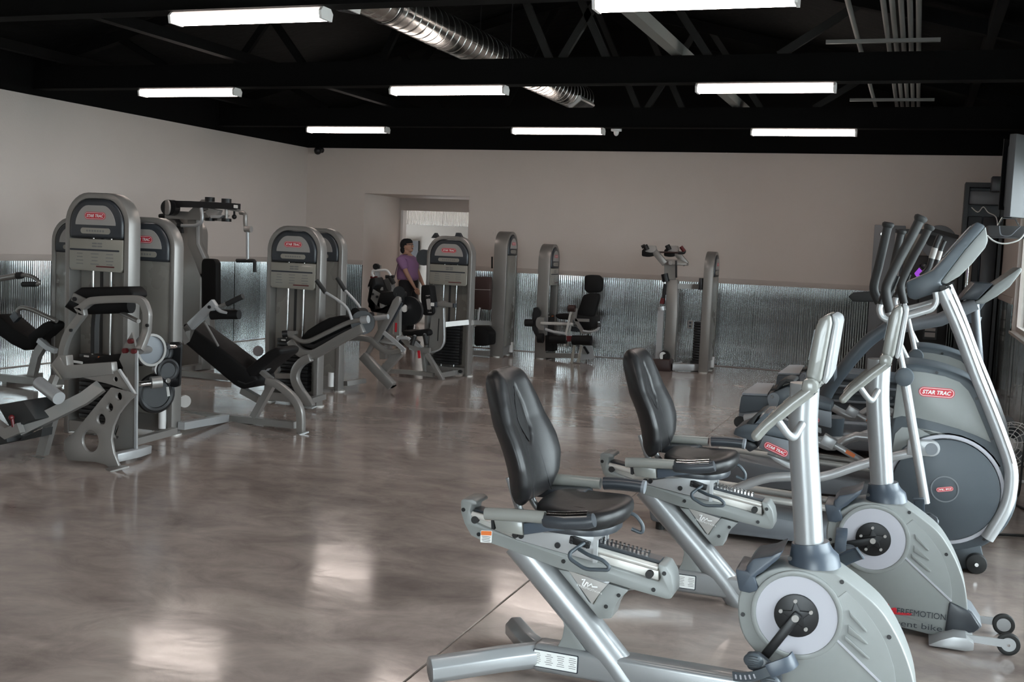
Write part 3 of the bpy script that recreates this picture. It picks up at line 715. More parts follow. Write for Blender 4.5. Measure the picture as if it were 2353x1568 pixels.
    def hw(v):
        ks = [(0, .10), (.05, .155), (.14, .205), (.28, .228), (.42, .228), (.58, .215), (.72, .195), (.85, .168), (.93, .145), (.98, .115), (1, .08)]
        for (a, x), (b__, y) in zip(ks, ks[1:]):
            if v <= b__: t = (v - a) / (b__ - a); return x + (y - x) * t
        return .05
    def bend(u, v): return .10 * (u / .19) ** 2 * .45 + .018 * max(0, math.sin(PI * min(1, v / .6)))
    nu, nv = 28, 40; f0, f1 = [], []
    base = V((bz0.x - .01, YC, bz0.z))
    vs = []; fs = []
    def pt(iu, iv, side):
        v = iv / nv; u = (iu / nu * 2 - 1) * hw(v)
        edge = min(1, min((1 - abs(iu / nu * 2 - 1)) * 3.0, v * 9, (1 - v) * 9)); puff = .042 * math.sqrt(max(0, edge))
        # slot groove
        sl = 0
        if .42 < v < .86:
            wdt = .046 * math.sin(PI * ((v - .42) / .44) ** .8) ** 1.2
            if abs(u) < wdt: sl = .055 * min(1, (wdt - abs(u)) / .012)
        d = bend(u, v) + (puff - sl if side else -puff * .8 - .012)
        return base + up * (v * H) + V((0, u, 0)) + fwd * d
    for side in (0, 1):
        for iv in range(nv + 1):
            for iu in range(nu + 1): vs.append(pt(iu, iv, side))
    n1 = (nu + 1); o2 = n1 * (nv + 1)
    for side in (0, 1):
        for iv in range(nv):
            for iu in range(nu):
                a = side * o2 + iv * n1 + iu; fs.append((a, a + 1, a + n1 + 1, a + n1))
    for iv in range(nv):
        for iu in (0, nu): a = iv * n1 + iu; fs.append((a, a + n1, a + n1 + o2, a + o2))
    for iu in range(nu):
        for iv in (0, nv): a = iv * n1 + iu; fs.append((a, a + 1, a + 1 + o2, a + o2))
    br = part('backrest', G().add(vs, fs), vinyl, B, angle=75)
    md = br.modifiers.new('smooth', 'SUBSURF'); md.levels = 1; md.render_levels = 1
    def bp_(u, v, d): return base + up * (v * H) + V((0, u, 0)) + fwd * (bend(u, v) + d)
    sl = []
    for k in range(14):
        v = .43 + .42 * k / 13; wv = .002 + .040 * math.sin(PI * (k / 13) ** .8) ** 1.2; sl.append((v, wv))
    so = [bp_(wv, v, .039) for v, wv in sl] + [bp_(-wv, v, .039) for v, wv in sl[::-1]]
    part('slot_shade', G().prism(so, fwd * -.035), dkvinyl, br, flat=True)  # dark inlay standing in for the shade inside the slot
    for s in (-1, 1):
        part('backrest_seam', G().tube([bp_(s * (.055 + .05 * (1 - i / 9) ** 2), .03 + .4 * i / 9, .041) for i in range(10)], .0018, 6), ironblack, br)
        part('backrest_tube', G().tube(fil([base + up * .10 + V((-.03, s * .075, 0)), base + V((-.01, s * .075, -.03)), base + V((.07, s * .08, -.085)), V((cx - .02, YC + s * .08, zt - .075))], .05, 4), .0135, 12), biketube, B)
    # --- diagonal frame tube, gussets, badge
    def dg(x, y): p = c7(x, y, .085); return V((p.x, YC, p.z))
    pts = [dg(800, 600) + (dg(800, 600) - dg(1205, 1090)).normalized() * .07, (dg(1020, 1090) + dg(1390, 1090)) / 2, (dg(1290, 1430) + dg(1650, 1430)) / 2, (dg(1400, 1560) + dg(1750, 1560)) / 2 + V((.0, 0, -.01))]
    ext = pts[-1] + (pts[-1] - pts[-2]).normalized() * .07
    part('diagonal_tube', G().tube(pts + [ext], (.055, .060), 26), biketube, B)
    def gp_(lst, y, t, nm, mt, bv=.004, **k): return part(nm, G().prism([V((c7(x, z, .035).x, y, c7(x, z, .035).z)) for x, z in lst], (0, t, 0)), mt, B, bevel=bv, **k)
    gp_([(1010, 700), (1100, 715), (1250, 950), (1285, 970), (1330, 890), (1400, 810), (1560, 860), (1480, 935), (1445, 1000), (1420, 1080), (1330, 1085), (1150, 870)], YC - .05, .10, 'frame_gusset', bikegrey)
    g = G()
    for x, y in ((1480, 900), (1382, 986)): bolt(g, V((c7(x, y, .035).x, YC - .05, c7(x, y, .035).z)), .0075)
    part('gusset_screw', g, ironblack, B, kind='stuff')
    bdg = gp_([(1095, 705), (1395, 812), (1345, 870), (1278, 965)], YC - .056, .006, 'frame_badge', badge, .001)
    part('badge_mark', G().tube([V((c7(x, y, .035).x, YC - .058, c7(x, y, .035).z)) for x, y in ((1200, 775), (1225, 772), (1205, 812), (1215, 828), (1240, 795), (1248, 800), (1240, 828), (1275, 808), (1280, 830), (1320, 833))], (.001, .003), 6), white, bdg)
    o = c7(1258, 848, .035); lettering('FREEMOTION', .02, (o.x, YC - .057, o.z), c7(1395, 812) - c7(1095, 705), (c7(1100, 700) - c7(1100, 800)), white, bdg, width=.095, height=.008)
    gp_([(1028, 1085), (1290, 1440), (1285, 1530), (880, 1400), (980, 1340), (1030, 1240), (1045, 1150)], YC - .03, .06, 'rear_gusset', bikegrey)
    # --- base beam and rear legs
    J = PZ(1215, 1512, .10); J = V((J.x, YC, .085))
    E1 = V((c2(560, 1185).x, YC, .085))
    part('base_beam', G().bar([J, E1], .10, .105), biketube, B, bevel=.018, seg=3)
    e = V((1, 0, 0)); lc = (P(1228, 1547, YC - .0535) + P(1321, 1566, YC - .0535)) / 2; lc.y = YC - .0515; lc.z = .088
    lb = part('serial_label', G().prism(rrect(lc, e, EZ3, .175, .068, .004, 2), (0, -.001, 0)), ink, B, label='white serial label with a black border')
    part('label_paper', G().prism(rrect(lc + V((0, -.0012, 0)), e, EZ3, .166, .060, .002, 1), (0, -.0006, 0)), paper, lb)
    g = G(); rnd = random.Random(3)
    for cx_ in range(4):
        for i in range(6): g.box(lc + V((-.07 + cx_ * .045 , -.002, .020 - i * .0075)), (.016 + .016 * rnd.random(), .0005, .002))
    part('label_lines', g, greyink, lb)
    # spread rear feet in plan
    Ln = [PZ(1010, 1556, .055), PZ(1178, 1448, .06)]
    L1 = V((-1.56, 3.60, .058)); L2 = V((-1.43, 4.16, .058))
    for nm, E_ in (('rear_leg', L1), ('rear_leg', L2)):
        part(nm, G().sweep([J + V((.02, 0, 0)), J + (E_ - J) * .35, E_], [(.05 * math.cos(PI / 8 + q * PI / 4), .047 * math.sin(PI / 8 + q * PI / 4)) for q in range(8)], ref=(0, 0, 1)), biketube, B, bevel=.004)
        part('foot_pad', G().disc(E_ + V((.03, 0, -.05)), EZ3, .022, .016, 14), rubber, B)
    # --- front foot and wheels
    W = [c2(805, 1310), c2(870, 1225), c2(985, 1180), c2(1090, 1172), c2(1170, 1190), c2(1080, 1250), c2(1032, 1340)]
    z0 = .02
    ff = G()
    x0f, x1f = c2(805, 1310, -.15).x, c2(1180, 1250, -.15).x
    sec = [(x0f + .005, .012), (x0f + .05, .040), (x0f + .10, .062), (x0f + .15, .064), (x0f + .18, .045), (x0f + .18, .016), (x0f + .15, .008), (x0f + .01, .008)]
    part('front_foot', G().prism([V((x, YC - .20, z)) for x, z in sec], (0, .40, 0)), silver_lt, B, bevel=.004, seg=2)
    wd = [c2(978, 955), c2(1100, 1015), c2(1140, 1040), c2(1210, 1150), c2(1160, 1190), c2(940, 1195)]
    part('front_shroud', G().prism([V((p.x - .005, YC - .096, p.z)) for p in wd], (0, .192, 0)), charcoal, B, bevel=.010, seg=2)
    part('shroud_fin', G().prism([V((p.x - .005, YC - .078, p.z)) for p in (c2(985, 950), c2(1105, 1005), c2(1150, 1035), c2(1225, 1150), c2(1180, 1190), c2(1100, 1110))], (0, .156, 0)), slate_lt, B, bevel=.008)
    xw = x0f + .315
    for s in (-1, 1):
        part('wheel_arm', G().prism([V((x0f + .13, YC + s * .15, .062)), V((xw + .015, YC + s * .15, .068)), V((xw + .018, YC + s * .15, .045)), V((xw, YC + s * .15, .033)), V((x0f + .15, YC + s * .15, .035))], (0, s * -.008, 0)), silver_lt, B)
        wh = part('transport_wheel', G().washer((xw, YC + s * .135, .046), EY, .028, .046, .026, 28), rubber, B, bevel=.004)
        part('wheel_hub', G().disc((xw, YC + s * .135, .046), EY, .029, .024, 24), silver_lt, wh)
        part('wheel_axle', G().disc((xw, YC + s * .152, .046), EY, .006, .012, 10), chrome, wh)
    return B, C0
def make_cranks(B, C0, ang, prot=0):
    """crank arm and pedal on both sides; ang = direction of the near arm, degrees"""
    for s in (-1, 1):
        a = math.radians(ang + (180 if s > 0 else 0)); d = V((math.cos(a), 0, math.sin(a))); L = .165
        y = YC + s * (HW + .035)
        c = V((C0.x, y, C0.z)); e = c + d * L
        arm = part('crank_arm', G().bar([c - d * .018, c + d * L * .5, e + d * .012], .016, .032), ironblack, B, bevel=.006)
        part('crank_bolt', G().disc(c + V((0, s * .010, 0)), EY, .012, .008, 16), badge, arm)
        r = math.radians(prot + (0 if s < 0 else 8)); ux = V((math.cos(r), 0, math.sin(r))); uz = V((-ux.z, 0, ux.x))
        def o(x, z, y=0.0): return e + ux * x + uz * z + V((0, s * (.055 + y), 0))
        body = G()
        pd = part('pedal', G().prism([o(x, z, -.022) for x, z in ((-.068, -.012), (-.055, .014), (-.02, .020), (.01, .0), (.045, -.022), (.062, -.055), (.056, -.09), (.025, -.105), (-.005, -.085), (-.02, -.05), (-.05, -.04))], (0, s * .028, 0)), charcoal, arm, bevel=.006)
        for cx, cz in ((-.034, -.008), (.026, -.072)):
            lob = part('pedal_lobe', G().sph(o(cx, cz, .004), (.034, .016, .026), 18, 10), slate, arm)
            for k in range(5):
                q = -.7 + .35 * k; hw_ = .030 * math.sqrt(1 - q * q * .8)
                part('tread_rib', G().tube([o(cx - hw_ * .6, cz + q * .022, .016), o(cx, cz + q * .022 + .002, .0205 - .006 * q * q), o(cx + hw_ * .6, cz + q * .022, .016)], .0018, 5), charcoal, lob)
        stp = cr([o(-.098, -.070, .012), o(-.055, -.062, .022), o(-.01, -.042, .034), o(.035, -.014, .036), (o(.085, .010, .022)), o(.098, .02, -.01)], 3)
        cross = V((0, 0, 0)) + (uz * .9 - ux * .42).normalized()
        part('pedal_strap', G().sweep(stp, [(-.016, -.002), (.016, -.002), (.016, .002), (-.016, .002)], ref=cross), slate, arm)
        part('strap_sleeve', G().sweep([p + V((0, s * .003, 0)) for p in stp[8:]], [(-.024, -.004), (.024, -.004), (.024, .004), (-.024, .004)], ref=cross), bluegrey, arm, bevel=.002)
        g = G()
        for k in range(5):
            p = stp[1 + k]; tt = (stp[2 + k] - stp[k]).normalized(); cc = (cross - tt * cross.dot(tt)).normalized(); nn = V((0, s, 0))
            g.prism(rrect(p + nn * .003, tt, cc, .006, .016, .002, 2), nn * .001)
        part('strap_holes', g, ringwhite, arm, kind='stuff')
BIKE, C0 = make_bike('grey recumbent bike nearest the camera, its pedal cut by the bottom edge')
BIKE2 = copy_tree(BIKE, loc=BIKE.location + V((.203, 1.22, .009 - .009)), label='grey recumbent bike just behind the nearest one, red swoosh mark in view')
make_cranks(BIKE, C0, -122)
# cranks of the second bike: built in place, then moved with its parent
WPOS[BIKE2.name] = WPOS[BIKE.name]
make_cranks(BIKE2, C0, 197, 62)
# ================================================================ ELLIPTICAL TRAINERS (one built, one copied)
def make_elliptical(label):
    YN, YE, DY = 6.24, 6.48, 0.48
    Et = thing('elliptical_trainer', label, 'elliptical', (-.1, YE, 0), 'elliptical trainers')
    def k5(x, y, Y=YN): return P(1950 + x / 2.702, 760 + y / 2.702, Y)
    def k3(x, y, Y=YN): return P(1900 + x / 4.9, 480 + y / 4.9, Y)
    def k4(x, y, Y=YN): return P(1660 + x / 5.8075, 820 + y / 5.8075, Y)
    c = P(2171, 1124.5, YN); R = .268
    F_ = YN + .42
    top = cr([k5(300, 330), k5(320, 225, F_), k5(345, 178, F_), k5(420, 172, F_), k5(560, 195, F_), k5(680, 235, F_), k5(745, 270, F_), k5(785, 320, F_), k5(830, 430, F_), k5(900, 600, F_), k5(955, 745, F_)], 4)
    arc = [c + V((.352 * math.cos(a), 0, .352 * math.sin(a))) for a in [math.radians(22 - 8 * i) for i in range(26)]]
    arc = [p if p.z > .09 else V((p.x, p.y, .09)) for p in arc]
    out = top + arc + [k5(250, 640), k5(275, 520)]
    out = [V((p.x, YN, p.z)) for p in out]
    part('drive_housing', G().prism(out, (0, DY, 0)), slate, Et, bevel=.02, seg=3, bang=45)
    pn = [k5(300, 335), k5(330, 270), k5(400, 252), k5(480, 260), k5(600, 285), k5(690, 320), k5(745, 375), k5(780, 440), k5(830, 560), k5(885, 695), k5(800, 655), k5(680, 610), k5(560, 575), k5(440, 545), k5(330, 530), k5(275, 545)]
    part('upper_panel', G().prism([V((p.x, YN - .004, p.z)) for p in pn], (0, .01, 0)), bikegrey, Et, bevel=.002)
    lw = [k5(290, 640), k5(330, 600), k5(430, 605), k5(560, 630), k5(700, 680), k5(800, 745), k5(880, 850)]
    n = len(lw)
    ring = [c + V((.30 * math.cos(a), 0, .30 * math.sin(a))) for a in [math.radians(30 + 12 * i) for i in range(12)]]
    part('lower_panel', G().prism([V((p.x, YN - .004, p.z)) for p in lw] + [V((p.x, YN - .004, p.z)) for p in ring], (0, .01, 0)), bikegrey, Et)
    part('disc_rim', G().washer(V((c.x, YN - .004, c.z)), EY, .272, .292, .02, 56), ringwhite, Et, bevel=.003)
    ds = part('drive_disc', G().disc(V((c.x, YN - .012, c.z)), EY, R, .03, 56), slate, Et, bevel=.005)
    hb = P(1950 + 597 / 2.702, 760 + 986 / 2.702, YN - .03)
    part('disc_groove', G().washer(V((hb.x, YN - .028, hb.z)), EY, .064, .070, .004, 40), slate_lt, ds)
    an = math.radians(192)
    lp = logo_pill(V((hb.x, YN - .029, hb.z)), (math.cos(an), 0, math.sin(an)), (-math.sin(an), 0, math.cos(an)), .085, ds)
    lc = P(1950 + 547 / 2.702, 760 + 385 / 2.702, YN - .006)
    logo_pill(lc, (1, 0, 0.0), (0, 0, 1), .178, Et)
    g = G()
    for x, y in ((548, 262), (795, 423), (892, 672), (972, 1030), (840, 1296), (265, 420)): g.disc(k5(x, y, YN - .002), EY, .008, .008, 10)
    part('housing_screw', g, ironblack, Et, kind='stuff')
    # front transport wheel and base
    part('wheel_bracket', G().prism([k5(640, 1350), k5(820, 1330), k5(835, 1395), k5(820, 1500), k5(720, 1480), k5(660, 1500)], (0, .12, 0)), slate, Et, bevel=.01)
    wc = k5(792, 1455, YN - .02); wc.z = .052
    for dy in (-.02, .44):
        wh = part('transport_wheel', G().disc((wc.x, YN + dy, .052), EY, .052, .05, 28), rubber, Et, bevel=.006)
        part('wheel_axle', G().disc((wc.x, YN + dy - .03, .052), EY, .01, .012, 12), chrome, wh)
    b0, b1_ = P(1490, 1150, YE - .22), P(1830, 1240, YE - .22)
    xs = b0.x
    base = [(xs + .02, .05), (xs, .16), (xs + .10, .235), (xs + .32, .205), (xs + .62, .17), (c.x - .2, .12), (c.x - .15, .04), (xs + .3, .03)]
    part('base_skirt', G().prism([V((x, YE - .24, z)) for x, z in base], (0, .48, 0)), slate_lt, Et, bevel=.02, seg=2)
    for s in (-1, 1):
        part('levelling_foot', G().tube([(xs + .07, YE + s * .18, .0), (xs + .07, YE + s * .18, .05)], .028, 12), rubber, Et)
        part('ramp_rail', G().tube([V((xs + .10, YE + s * .11, .255)), V((c.x - .1, YE + s * .11, .20))], .02, 12), rawmetal, Et)
    a1, a2 = P(1900, 1012, YE), P(1985, 1062, YE)
    part('ramp_strut', G().tube([a1 + (a1 - a2) * .12, a2 + (a2 - a1) * .25], .019, 12), silver_lt, Et)
    stc = P(1954, 1043, YE - .021); part('warning_sticker', G().prism(rrect(stc, (a2 - a1).normalized(), (a2 - a1).normalized().cross(EY) * -1, .055, .022, .003, 2), (0, -.002, 0)), orange, Et)
    part('ramp_clamp', G().bar([a1 + (a1 - a2) * .12, a1 + (a2 - a1) * .22], .06, .06), silver_lt, Et, bevel=.006)
    # mast wrapping the housing
    mp = [P(x, y, YN - .01) for x, y in ((2166, 668), (2205, 758), (2243, 860), (2277, 944), (2304, 1015), (2320, 1064), (2324, 1100), (2318, 1145), (2301, 1186), (2268, 1238))]
    for dy in (.0, .47):
        ms = part('mast', G().tube([p + V((0, dy, 0)) for p in cr(mp, 4)], (.034, .034), 18), silver_lt, Et)
        part('mast_seam', G().tube([p + V((.012, dy - .033, .004)) for p in cr(mp, 3)[1:16]], .003, 6), badge, ms)
    part('mast_bridge', G().tube([mp[0] + V((.005, 0, -.03)), mp[0] + V((.005, .47, -.03))], .03, 14), silver_lt, Et)
    # console
    cb = [k3(1690, 140), k3(1795, 190), k3(1550, 470), k3(1330, 760), k3(1275, 830), k3(1345, 905), k3(1250, 945), k3(1130, 985), k3(1000, 1030), k3(910, 1005), k3(885, 830), k3(1110, 735), k3(1195, 690), k3(1320, 555), k3(1500, 350)]
    co = part('console', G().prism([V((p.x, YE - .20, p.z)) for p in cb], (0, .40, 0)), slate, Et, bevel=.012, seg=2, bang=25)
    cbk = [k3(1795, 190), k3(1825, 360), k3(1790, 440), k3(1640, 620), k3(1500, 760), k3(1340, 855), k3(1285, 825), k3(1330, 760), k3(1550, 470)]
    part('console_back', G().prism([V((p.x, YE - .185, p.z)) for p in cbk], (0, .37, 0)), bikegrey, co, bevel=.012, seg=2)
    part('display', G().prism([V((p.x, YE - .14, p.z)) + V((-.004, 0, .004)) for p in (k3(1640, 190), k3(1320, 545), k3(1322, 560), k3(1650, 195))], (0, .28, 0)), charcoal, co)
    pv = k3(1310, 895, YE - .215)
    part('tilt_knob', G().disc(pv, EY, .017, .03, 20), rubber, co)
    part('tilt_knob', G().disc(k3(1372, 893, YE - .21), EY, .012, .03, 20), rubber, co)
    # fixed grips with pulse contacts
    for s, dx in ((-1, 0), (1, .06)):
        o = V((dx * .3, 0 if s < 0 else .50, 0))
        path = [k3(1225, 940, 6.22), k3(1240, 1040, 6.22), k3(1190, 1130, 6.22), k3(900, 1215, 6.22), k3(700, 1262, 6.22), k3(610, 1220, 6.22), k3(588, 1130, 6.22), k3(606, 1075, 6.22)]
        path = [p + o for p in path]
        fg = part('fixed_handle', G().tube(fil(path, .035, 4), .0165, 14), silver_lt, Et)
        d = (path[-1] - path[-2]).normalized() + V((.0, 0, .5)); d.normalize()
        part('grip_ring', G().tube([path[-1], path[-1] + d * .012], .021, 14), rubber, fg)
        part('pulse_grip', G().tube([path[-1] + d * .012, path[-1] + V((.03, 0, .10)), path[-1] + V((.045, 0, .15))], .019, 14), ironblack, fg)
    sg = [k3(1190, 690, 6.86), k3(1150, 670, 6.86), k3(1180, 560, 6.86), k3(1230, 400, 6.86), k3(1275, 300, 6.86)]
    sh_ = part('side_handle', G().tube(fil([k3(1060, 760, 6.86)] + sg[1:], .03, 4), .016, 12), ironblack, Et)
    part('pulse_contact', G().tube([sg[2], sg[2].lerp(sg[3], .75)], .0175, 12), badge, sh_)
    # moving arms
    hn = P(2078, 864, 6.15)
    near = [k3(1052, 118, 6.10), k3(960, 300, 6.10), k3(830, 540, 6.10), k3(710, 780, 6.10), k3(668, 890, 6.10), k3(672, 990, 6.10), k3(712, 1165, 6.10)]
    far = [k3(688, 190, 6.80), k3(640, 400, 6.80), k3(580, 660, 6.80), k3(532, 850, 6.80), k3(538, 950, 6.80), k3(590, 1060, 6.80)]
    for nm, path, hub in (('n', near, hn), ('f', far, hn + V((0.02, .62, 0)))):
        ha = part('arm_grip', G().tube(cr(path, 4), .0255, 14), rubber, Et)
        d = (path[0] - path[1]).normalized()
        part('grip_end', G().tube([path[0] - d * .012, path[0], path[0] + d * .012, path[0] + d * .02], .031, 16, scale=[.86, 1.08, 1.1, .8]), rubber, ha)
        hp = V((hub.x, path[-1].y, hub.z))
        part('arm_tube', G().tube(cr([path[-1] - (path[-1] - path[-2]).normalized() * .02, path[-1].lerp(hp, .45) + V((.004, 0, 0)), hp + V((0, 0, .01))], 4), .0165, 14), silver_lt, Et)
        part('pivot_hub', G().disc(hp + V((0, -.002, 0)), EY, .048, .075, 28), slate, Et, bevel=.008)
        sx = 1 if nm == 'n' else -.25
        e0, e1 = P(2123, 1140, 6.15), hn
        low = V((hp.x + (e0.x - e1.x) * sx, hp.y + .0, e0.z + .01))
        part('lower_arm', G().tube([hp, low, low + (low - hp).normalized() * .04], .024, 16), silver_lt, Et)
    # crank links and pedals
    ck = P(2140, 1030, 6.21)
    arm = [ck, P(1990, 1065, 6.21), P(1890, 1096, 6.21), P(1815, 1096, 6.21), P(1750, 1102, 6.21), P(1672, 1132, 6.21)]
    pa = part('pedal_link', G().tube(cr(arm, 4), .026, 16), silver_lt, Et)
    cw = part('crank_block', G().prism([ck + V((.043 * math.cos(a), -.03, .043 * math.sin(a))) for a in [math.radians(-90 + 18 * i) for i in range(11)]] + [ck + V((-.12, -.03, .036)), ck + V((-.12, -.03, -.046))], (0, .05, 0)), silver_lt, pa, bevel=.008)
    part('crank_pin', G().disc(ck + V((0, -.036, 0)), EY, .031, .012, 24), slate_lt, pa)
    ck2 = V((c.x * 2 - ck.x - .0, 6.76, c.z * 2 - ck.z + .14))
    arm2 = [ck2, P(1997, 1006, 6.76), P(1915, 1026, 6.76), P(1870, 1010, 6.76), P(1780, 960, 6.80), P(1712, 962, 6.84)]
    pa2 = part('pedal_link', G().tube(cr(arm2, 4), .026, 16), silver_lt, Et)
    def q(l, Y): return [k4(x, y, Y) for x, y in l]
    Yp = 6.13
    nb = part('footplate', G().prism(q([(135, 1040), (170, 955), (300, 905), (640, 905), (880, 975), (1060, 1040), (1060, 1150), (870, 1110), (545, 1040), (470, 1110), (420, 1150)], Yp), (0, .30, 0)), slate, Et, bevel=.010, seg=2)
    part('footplate_side', G().prism(q([(550, 1045), (1060, 1160), (1060, 1420), (880, 1375), (480, 1215)], Yp), (0, .05, 0)), slate_lt, nb, bevel=.005)
    part('footplate_heel', G().prism(q([(240, 1100), (430, 1150), (480, 1215), (360, 1280), (290, 1220)], Yp + .03), (0, .22, 0)), charcoal, nb, bevel=.01)
    part('toe_hump', G().prism(q([(300, 920), (335, 870), (470, 745), (545, 715), (560, 735), (470, 800), (420, 880), (400, 925)], Yp + .02), (0, .26, 0)), rubber, nb, bevel=.006)
    part('foot_ridge', G().prism(q([(430, 900), (560, 760), (620, 760), (560, 905)], Yp + .04), (0, .22, 0)), slate, nb)
    ll = k4(868, 1316, Yp - .001) - k4(562, 1160, Yp - .001); lcn = (k4(868, 1316, Yp - .002) + k4(562, 1160, Yp - .002)) / 2 + V((0, 0, .012))
    ex = V((ll.x, 0, ll.z)).normalized(); ex = (k4(850, 1285, Yp) - k4(590, 1165, Yp)).normalized()
    logo_pill(lcn + V((0, 0, -.012)), ex, V((-ex.z, 0, ex.x)), ll.length * 1.0, nb, h=.040)
    part('pedal_bracket', G().prism(q([(590, 1300), (900, 1420), (905, 1500), (840, 1475), (700, 1400)], Yp + .06), (0, .03, 0)), silver_lt, nb, bevel=.003)
    Yf = 6.84
    fb = part('footplate', G().prism(q([(245, 540), (270, 515), (610, 530), (660, 480), (860, 400), (1150, 430), (1150, 640), (640, 660), (550, 722), (215, 752)], Yf), (0, .30, 0)), slate, Et, bevel=.008)
    part('footplate_top', G().prism([k4(262, 512, Yf), k4(600, 525, Yf), k4(625, 440, Yf + .02) + V((0, .26, 0)), k4(385, 430, Yf + .02) + V((0, .26, 0))], (0, 0, .012)), slate_lt, fb)
    part('pivot_plate', G().prism([k4(680, 560, Yf - .012) + V((.036 * math.cos(a), 0, .036 * math.sin(a))) for a in [math.radians(18 * i) for i in range(11)]] + q([(620, 660), (730, 660)], Yf - .012), (0, .012, 0)), slate_lt, fb)
    part('pivot_bolt', G().disc(k4(668, 533, Yf - .016), EY, .010, .012, 12), chrome, fb)
    part('toe_hump', G().prism(q([(640, 430), (720, 420), (760, 330), (860, 292), (950, 310), (968, 350), (915, 368), (850, 342), (780, 395), (740, 450), (640, 460)], Yf), (0, .26, 0)), rubber, fb, bevel=.006)
    lk = part('roller_link', G().prism(q([(215, 755), (550, 718), (480, 780), (300, 890), (235, 905), (205, 860)], Yf + .02), (0, .05, 0)), slate_lt, fb, bevel=.006)
    part('roller', G().disc(k4(235, 868, Yf + .03), EY, .036, .03, 20), rubber, fb)
    return Et
ELL = make_elliptical('grey elliptical trainer with a large dark drive disc, nearer of the two')
copy_tree(ELL, loc=ELL.location + V((.054, 1.40, 0)), label='grey elliptical trainer just behind the nearer one, mostly hidden by it')

# ================================================================ TREADMILLS beyond the ellipticals
YT = 9.5
T1 = thing('treadmill', 'grey treadmill behind the ellipticals with a thick curved handrail', 'treadmill', (-.1, YT + .4, 0), 'treadmills')
g = G().prism([V((-1.25, YT - .05, .06)), V((.75, YT - .05, .06)), V((.75, YT - .05, .20)), V((-1.25, YT - .05, .16))], (0, .16, 0))
sd = part('side_deck', g, slate_lt, T1, bevel=.012)
for i in range(20):
    x = -1.1 + i * .075
    part('deck_slot', G().bar([(x, YT - .035, .205 - .04 * (.75 - x) / 2 + .0), (x + .03, YT + .095, .205 - .04 * (.72 - x) / 2)], .006, .004, ref=(1, 0, 0)), charcoal, sd)
part('side_deck', G().prism([V((-1.25, YT + .67, .06)), V((.75, YT + .67, .06)), V((.75, YT + .67, .20)), V((-1.25, YT + .67, .16))], (0, .16, 0)), slate_lt, T1, bevel=.012)
part('running_belt', G().b2((-1.22, YT + .11, .10), (.30, YT + .67, .165)), charcoal, T1, bevel=.01)
part('motor_hood', G().prism([V((.22, YT + .06, .08)), V((.85, YT + .06, .08)), V((.85, YT + .06, .34)), V((.60, YT + .06, .42)), V((.22, YT + .06, .21))], (0, .66, 0)), slate, T1, bevel=.02)
rail = [P(x, y, YT) for x, y in ((2042, 750), (1994, 785), (1948, 836), (1908, 890), (1891, 925), (1886, 948))]
part('handrail', G().tube(cr(rail, 5), .055, 18), slate, T1)
rb = rail[-1]
for i in range(4): part('bellows_ring', G().ringp(rb + V((0, 0, .03 - i * .022)), EZ3, .05 + .006 * i, .011, 24, 8), slate, T1)
cb_ = P(1908, 985, YT)
part('rail_boot', G().tube([V((cb_.x, YT - .02, max(.09, cb_.z - .12))), V((cb_.x, YT - .02, cb_.z - .02)), V((cb_.x, YT - .02, cb_.z + .10)), V((cb_.x, YT - .02, cb_.z + .085)), V((cb_.x, YT - .02, cb_.z))], .105, 26, scale=[.95, 1, 1.05, .86, .8]), slate, T1)
x0, x1 = P(2080, 745, YT + .1), P(2242, 698, YT + .1)
part('crossbar', G().tube([P(2060, 752, YT + .1), P(2160, 735, YT + .1), P(2242, 697, YT + .1)], (.075, .055), 18), slate_lt, T1)
part('front_upright', G().tube([P(2240, 700, YT + .4), V((.62, YT + .4, .2))], (.05, .035), 14), slate_lt, T1)
tr_ = [P(x, y, YT + .05) for x, y in ((2240, 692), (2248, 690), (2285, 655), (2325, 628), (2345, 614), (2349, 622), (2320, 660), (2290, 682), (2262, 698), (2243, 700))]
co = part('console', G().prism([V((p.x, YT + .05, p.z)) for p in tr_], (0, .70, 0)), bikegrey, T1, bevel=.01)
part('console_face', G().prism([V((p.x, YT + .03, p.z)) for p in (P(2205, 690, YT), P(2240, 650, YT), P(2283, 652, YT), P(2246, 690, YT))], (0, .72, 0)), charcoal, co, bevel=.008)
dk = [P(x, y, YT + .3) for x, y in ((1948, 682), (1960, 672), (2022, 668), (2035, 680), (2030, 694), (1960, 694))]
part('grip_bar', G().prism(dk, (0, .08, 0)), rubber, T1, bevel=.01)
part('grip_bar_link', G().tube([P(2025, 684, YT + .34), P(2090, 730, YT + .2), P(2160, 735, YT + .15)], .03, 12), slate, T1)
T2 = thing('treadmill', 'dark treadmill farther back with horizontal ridges along its side', 'treadmill', (-.1, 11.3, 0), 'treadmills')
hp = [P(x, y, 11.0) for x, y in ((1860, 955), (1862, 905), (1890, 862), (1925, 855), (2085, 872), (2085, 962))]
hd = part('motor_hood', G().prism([V((p.x, 11.0, max(.05, p.z))) for p in hp], (0, .6, 0)), slate, T2, bevel=.015)
for i, y in enumerate((868, 884, 900, 918)):
    a, b = P(1890 - i * 6, y, 10.985), P(2080, y + 14, 10.985)
    part('side_ridge', G().bar([a, b], .03, .022), slate_lt if i % 2 else charcoal, hd, bevel=.004)
part('deck', G().b2((-1.2, 11.0, .05), (.5, 11.7, .17)), slate_lt, T2, bevel=.015)
part('uprights', G().tube([(.35, 11.05, .15), (.55, 11.05, 1.15)], .04, 12), slate_lt, T2)
part('console', G().prism([V((.40, 11.0, 1.12)), V((.62, 11.0, 1.40)), V((.66, 11.0, 1.38)), V((.50, 11.0, 1.08))], (0, .7, 0)), slate, T2, bevel=.01)

